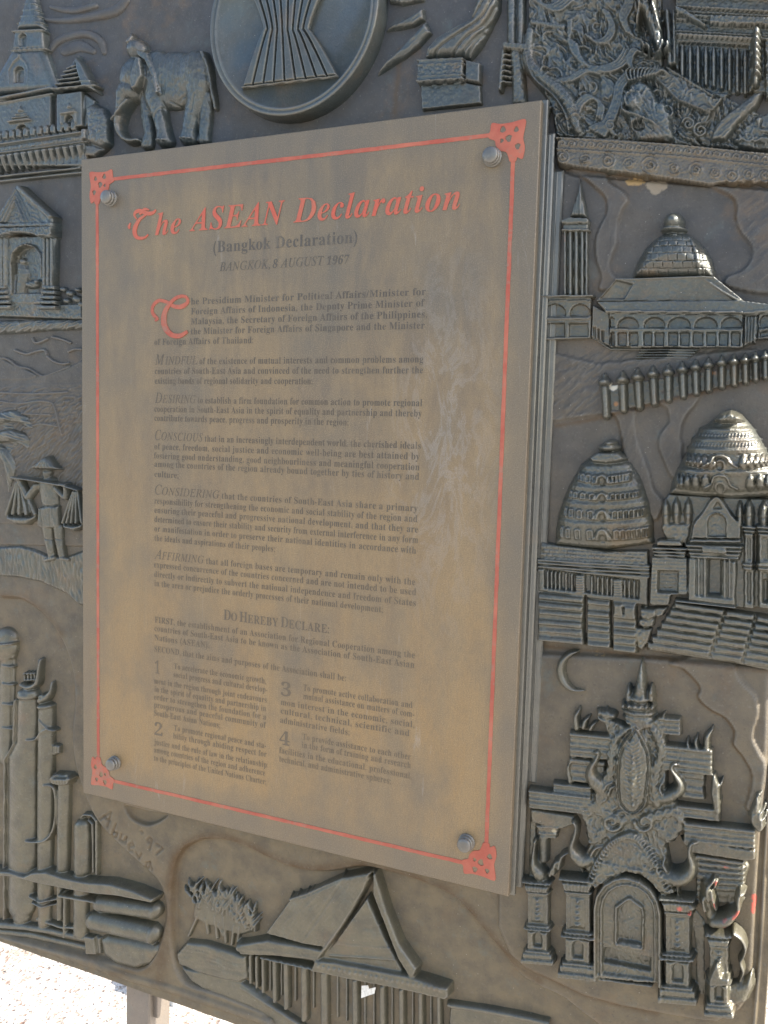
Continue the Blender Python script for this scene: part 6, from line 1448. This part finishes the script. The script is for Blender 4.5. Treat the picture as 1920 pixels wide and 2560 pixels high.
# gable over the doorway, edged with leaves
gab = [(520, 1400), (560, 1300), (620, 1210), (700, 1150), (750, 1140), (810, 1170), (870, 1260), (930, 1370), (975, 1480), (930, 1500), (850, 1400), (790, 1365), (720, 1355), (640, 1385), (560, 1440), (530, 1470)]
c.poly(gab, 20, 10, fn=lambda X, Y, d: 2.4 * swirl(X, Y, 26, 9, 60, 60, 9, 80)); c.mark('gable', gab)
for i, (x, y) in enumerate(spline([(520, 1410), (560, 1310), (620, 1215), (690, 1165), (745, 1150), (805, 1190), (865, 1280), (920, 1370), (970, 1470)], 5)): flame(c, x, y, -150 + i * 3.0, 44, 12, 25, 30)
# swans holding the corners
def swan(pts, hh, beak, tailp):
    n_ = len(pts); pts = [(p[0], p[1], p[2] * (1.0 if i < n_ * .45 else 0.82), p[3]) for i, p in enumerate(pts)]
    c.tube(pts, 'max', sp=4); c.tube(beak); 
    for t in tailp: flame(c, *t, hh, 20)
swan([(600, 900, 46, 20), (560, 850, 54, 25), (522, 800, 44, 26), (522, 750, 30, 25), (548, 700, 22, 24), (562, 668, 17, 24), (560, 652, 16, 24)], 24, [(552, 652, 11, 26), (530, 668, 4, 22)], [(590, 880, -60, 90, 16), (620, 900, -70, 80, 14)])
c.mark('bird', [(535, 640), (590, 645), (580, 720), (560, 780), (620, 860), (640, 930), (590, 930), (500, 860), (478, 800), (490, 730)])
swan([(900, 930, 40, 20), (970, 915, 46, 25), (1025, 880, 40, 26), (1036, 840, 30, 25), (1010, 790, 22, 25), (985, 750, 18, 24), (996, 726, 15, 24)], 24, [(1000, 722, 11, 26), (1030, 728, 4, 22)], [(930, 900, -110, 80, 14)])
c.mark('bird', [(965, 720), (1035, 715), (1020, 760), (1075, 840), (1060, 910), (1000, 965), (880, 965), (880, 920), (960, 880), (1000, 840)])
swan([(520, 1280, 40, 20), (470, 1290, 48, 26), (425, 1250, 40, 27), (408, 1200, 26, 26), (425, 1140, 20, 25), (432, 1090, 16, 24), (420, 1062, 15, 24)], 24, [(418, 1058, 10, 26), (404, 1062, 4, 22)], [(520, 1250, -60, 90, 18)])
c.tube([(455, 1310, 16, 20), (468, 1360, 10, 16)]); c.mark('bird', [(400, 1045), (445, 1050), (450, 1120), (440, 1200), (520, 1240), (560, 1300), (480, 1370), (380, 1270), (388, 1180), (412, 1110)])
swan([(930, 1360, 46, 20), (1010, 1390, 58, 28), (1075, 1370, 54, 30), (1105, 1310, 36, 29), (1090, 1240, 24, 28), (1095, 1190, 19, 27), (1110, 1178, 16, 26)], 26, [(1112, 1174, 12, 28), (1138, 1182, 4, 24)], [(960, 1340, -120, 90, 18), (930, 1370, -130, 90, 16)])
c.tube([(1020, 1430, 18, 22), (1020, 1490, 10, 18)]); c.mark('bird', [(1080, 1165), (1145, 1175), (1120, 1230), (1145, 1310), (1110, 1420), (1030, 1500), (1000, 1440), (910, 1370), (940, 1330), (1040, 1340), (1070, 1270)])
swan([(240, 1400, 30, 16), (215, 1370, 44, 22), (185, 1320, 30, 22), (182, 1250, 14, 20), (192, 1180, 11, 18)], 22, [(192, 1175, 9, 20), (180, 1190, 4, 18)], [(300, 1360, -80, 120, 20), (330, 1330, -75, 140, 18), (280, 1370, -70, 90, 16)])
c.mark('bird', [(172, 1165), (205, 1165), (200, 1260), (270, 1350), (250, 1420), (190, 1400), (150, 1320)])
# sunlit bird group at the right, and its beaded snake
swan([(1230, 1640, 46, 26), (1290, 1630, 50, 31), (1330, 1600, 40, 32), (1370, 1560, 26, 33), (1372, 1510, 22, 34), (1378, 1472, 18, 34)], 28, [(1382, 1460, 14, 36), (1414, 1468, 6, 32)], [(1200, 1500, -95, 130, 30), (1180, 1560, -100, 120, 24)])
c.mark('bird', [(1350, 1450), (1420, 1450), (1400, 1560), (1385, 1640), (1320, 1690), (1180, 1680), (1170, 1600), (1300, 1580), (1345, 1520)])
c.tube([(1185, 1420, 34, 20), (1190, 1500, 44, 22), (1210, 1600, 40, 20)], 'smax'); c.tube([(1246, 1400, 14, 24), (1232, 1440, 12, 24)]); 
c.tube([(1216, 1450, 14, 28), (1225, 1500, 16, 30), (1245, 1560, 14, 28)]); c.ell(1105, 1545, 34, 24, 30, 20); c.tube([(1100, 1550, 14, 26), (1098, 1610, 8, 20)])
c.tube([(1345, 1690, 18, 30), (1390, 1730, 15, 28), (1412, 1790, 13, 26), (1402, 1840, 12, 24), (1382, 1880, 14, 20), (1398, 1940, 14, 18), (1380, 2000, 10, 14)], sp=4); c.mark('snake', [(1345, 1665), (1400, 1710), (1432, 1790), (1415, 1900), (1410, 2010), (1365, 2010), (1372, 1860), (1390, 1800), (1345, 1730)])
# pilasters with flared capitals and small niches
def pil(x0, x1, y0, y1, hh, k):
    w_ = x1 - x0; cx = (x0 + x1) / 2; H = y1 - y0; sl_ = 0.09
    S_ = lambda x, y: (x, y + (x - x0) * sl_)
    def q(a, b, ya, yb, h, bev=4, nm=None, cut=False):
        p_ = [S_(x0 + a * w_, y0 + ya * H), S_(x0 + b * w_, y0 + ya * H), S_(x0 + b * w_, y0 + yb * H), S_(x0 + a * w_, y0 + yb * H)]
        c.poly(p_, h, bev, 'cut' if cut else 'max', rnd=not cut)
        if nm: c.mark(nm, p_)
    q(.08, .92, .0, 1.0, hh - 8)
    q(-.12, 1.08, 0, .035, hh + 3, 6)
    p_ = [S_(x0 - .08 * w_, y0 + .035 * H), S_(x0 + 1.04 * w_, y0 + .035 * H), S_(x0 + .9 * w_, y0 + .135 * H), S_(x0 + .08 * w_, y0 + .135 * H)]
    c.poly(p_, hh, 6)
    for i in range(8): x = lerp(x0 + 4, x1 - 4, (i + .5) / 8); c.tube([(*S_(x, y0 + .045 * H), w_ * .045, 2.2), (*S_(cx + (x - cx) * .86, y0 + .12 * H), w_ * .04, 2.2)], 'add')
    c.mark('capital', [S_(x0 - .12 * w_, y0), S_(x0 + 1.08 * w_, y0), S_(x0 + .92 * w_, y0 + .135 * H), S_(x0 + .06 * w_, y0 + .135 * H)])
    q(.02, .98, .14, .165, hh - 2); q(.08, .92, .165, .19, hh - 4)
    q(.26, .74, .2, .5, hh - 6, 5); 
    for i in range(5): c.ell(*S_(cx, y0 + (.24 + i * .055) * H), w_ * (.09 + i * .022), H * .026, hh + 1 - 2, 0)
    for a in (.14, .22, .78, .86): c.tube([(*S_(x0 + a * w_, y0 + .2 * H), w_ * .035, hh - 5), (*S_(x0 + a * w_, y0 + .52 * H), w_ * .035, hh - 5)])
    q(.0, 1.0, .53, .555, hh); q(-.06, 1.06, .56, .59, hh + 2)
    q(.08, .92, .6, .82, hh - 3); nx0, nx1 = x0 + .34 * w_, x0 + .68 * w_
    arch(c, nx0, y0 + .63 * H, nx1, y0 + .8 * H, 7, 0.09, name='niche', bev=3)
    for a in (.2, .27, .75, .82): c.tube([(*S_(x0 + a * w_, y0 + .62 * H), w_ * .03, hh - 1), (*S_(x0 + a * w_, y0 + .82 * H), w_ * .03, hh - 1)])
    q(-.02, 1.02, .83, .86, hh - 1); q(-.1, 1.1, .86, .93, hh - 2); q(-.16, 1.16, .93, 1.0, hh - 1)
pil(132, 282, 1395, 1880, 22, 0); pil(352, 532, 1370, 1960, 25, 1); pil(930, 1110, 1480, 2100, 26, 2); pil(1190, 1330, 1690, 2170, 30, 3)
c.poly([(1075, 1540), (1180, 1660), (1180, 2060), (1165, 2110), (1120, 2080), (1110, 1800)], 3, 10)
c.poly([(1240, 1840), (1262, 1840), (1280, 1920), (1330, 1925), (1330, 1975), (1200, 1980), (1200, 1935)], 36, 12, rnd=True)
for i in range(6): c.ell(1268, 1835 + i * 17, 9 + i * 2.4, 9, 38)
# low slab foot, rounded at the right and catching the sun
c.poly([(1180, 2010), (1400, 2000), (1450, 1960), (1460, 2040), (1420, 2130), (1330, 2170), (1170, 2150)], 15, 50, rnd=True)
# doorway
arch(c, 540, 1372, 925, 1990, -1, 0.09, 'add')
out = arch(c, 536, 1370, 925, 1985, 0, 0.09, 'add'); c.poly(out, 19, 6)
fr_ = [(x, y) for x, y in out[1:-1]]
c.tube([(out[0][0] + 8, out[0][1], 15, 27)] + [(x + (8 if x < 730 else -8 if x > 730 else 0), y + 6, 15, 27) for x, y in fr_] + [(out[-1][0] - 8, out[-1][1], 15, 27)]); c.mark('door_frame', out)
o2 = arch(c, 578, 1420, 890, 1965, 4, 0.09, 'cut', 5); c.tube([(x, y, 10, 23) for x, y in o2])
o3 = [(665, 1760), (668, 1560), (700, 1535), (730, 1512), (748, 1510), (770, 1530), (808, 1560), (816, 1600), (812, 1785)]
c.poly([(x + (x - 740) * .22, y + (y - 1640) * .16) for x, y in o3], 21, 7); c.poly([(x + (x - 740) * .05, y + (y - 1640) * .04) for x, y in o3], 24, 6); c.poly(o3, 12, 5, 'cut'); c.mark('window', o3)
c.poly([(675, 1745), (808, 1765), (810, 1788), (670, 1765)], 20, 5)
dk = [(580, 1825), (600, 1790), (700, 1815), (800, 1840), (865, 1850), (862, 1935), (580, 1880)]; c.poly(dk, 9, 8, 'cut'); c.mark('threshold', dk)
bar(c, 530, 1925, 860, 1965, 30, 20, 6); bar(c, 528, 1958, 880, 2005, 26, 18, 6)
c.warp_up(lambda X, Y: 0.9 * fbm(X / 14, Y / 14, 4) + 0.7 * fbm(X / 6, Y / 6, 9)); c.soften(2); c.warp_up(lambda X, Y: 1.1 * swirl(X, Y, 26, 7, 60, 90, 31, 80) * np.clip(1 - np.abs(X - 760) / 420, 0.25, 1)); c.build('gate_relief', M_FIG_GATE, relief, 'ornate temple gate with spire, flames, birds and four pilasters, lower right')
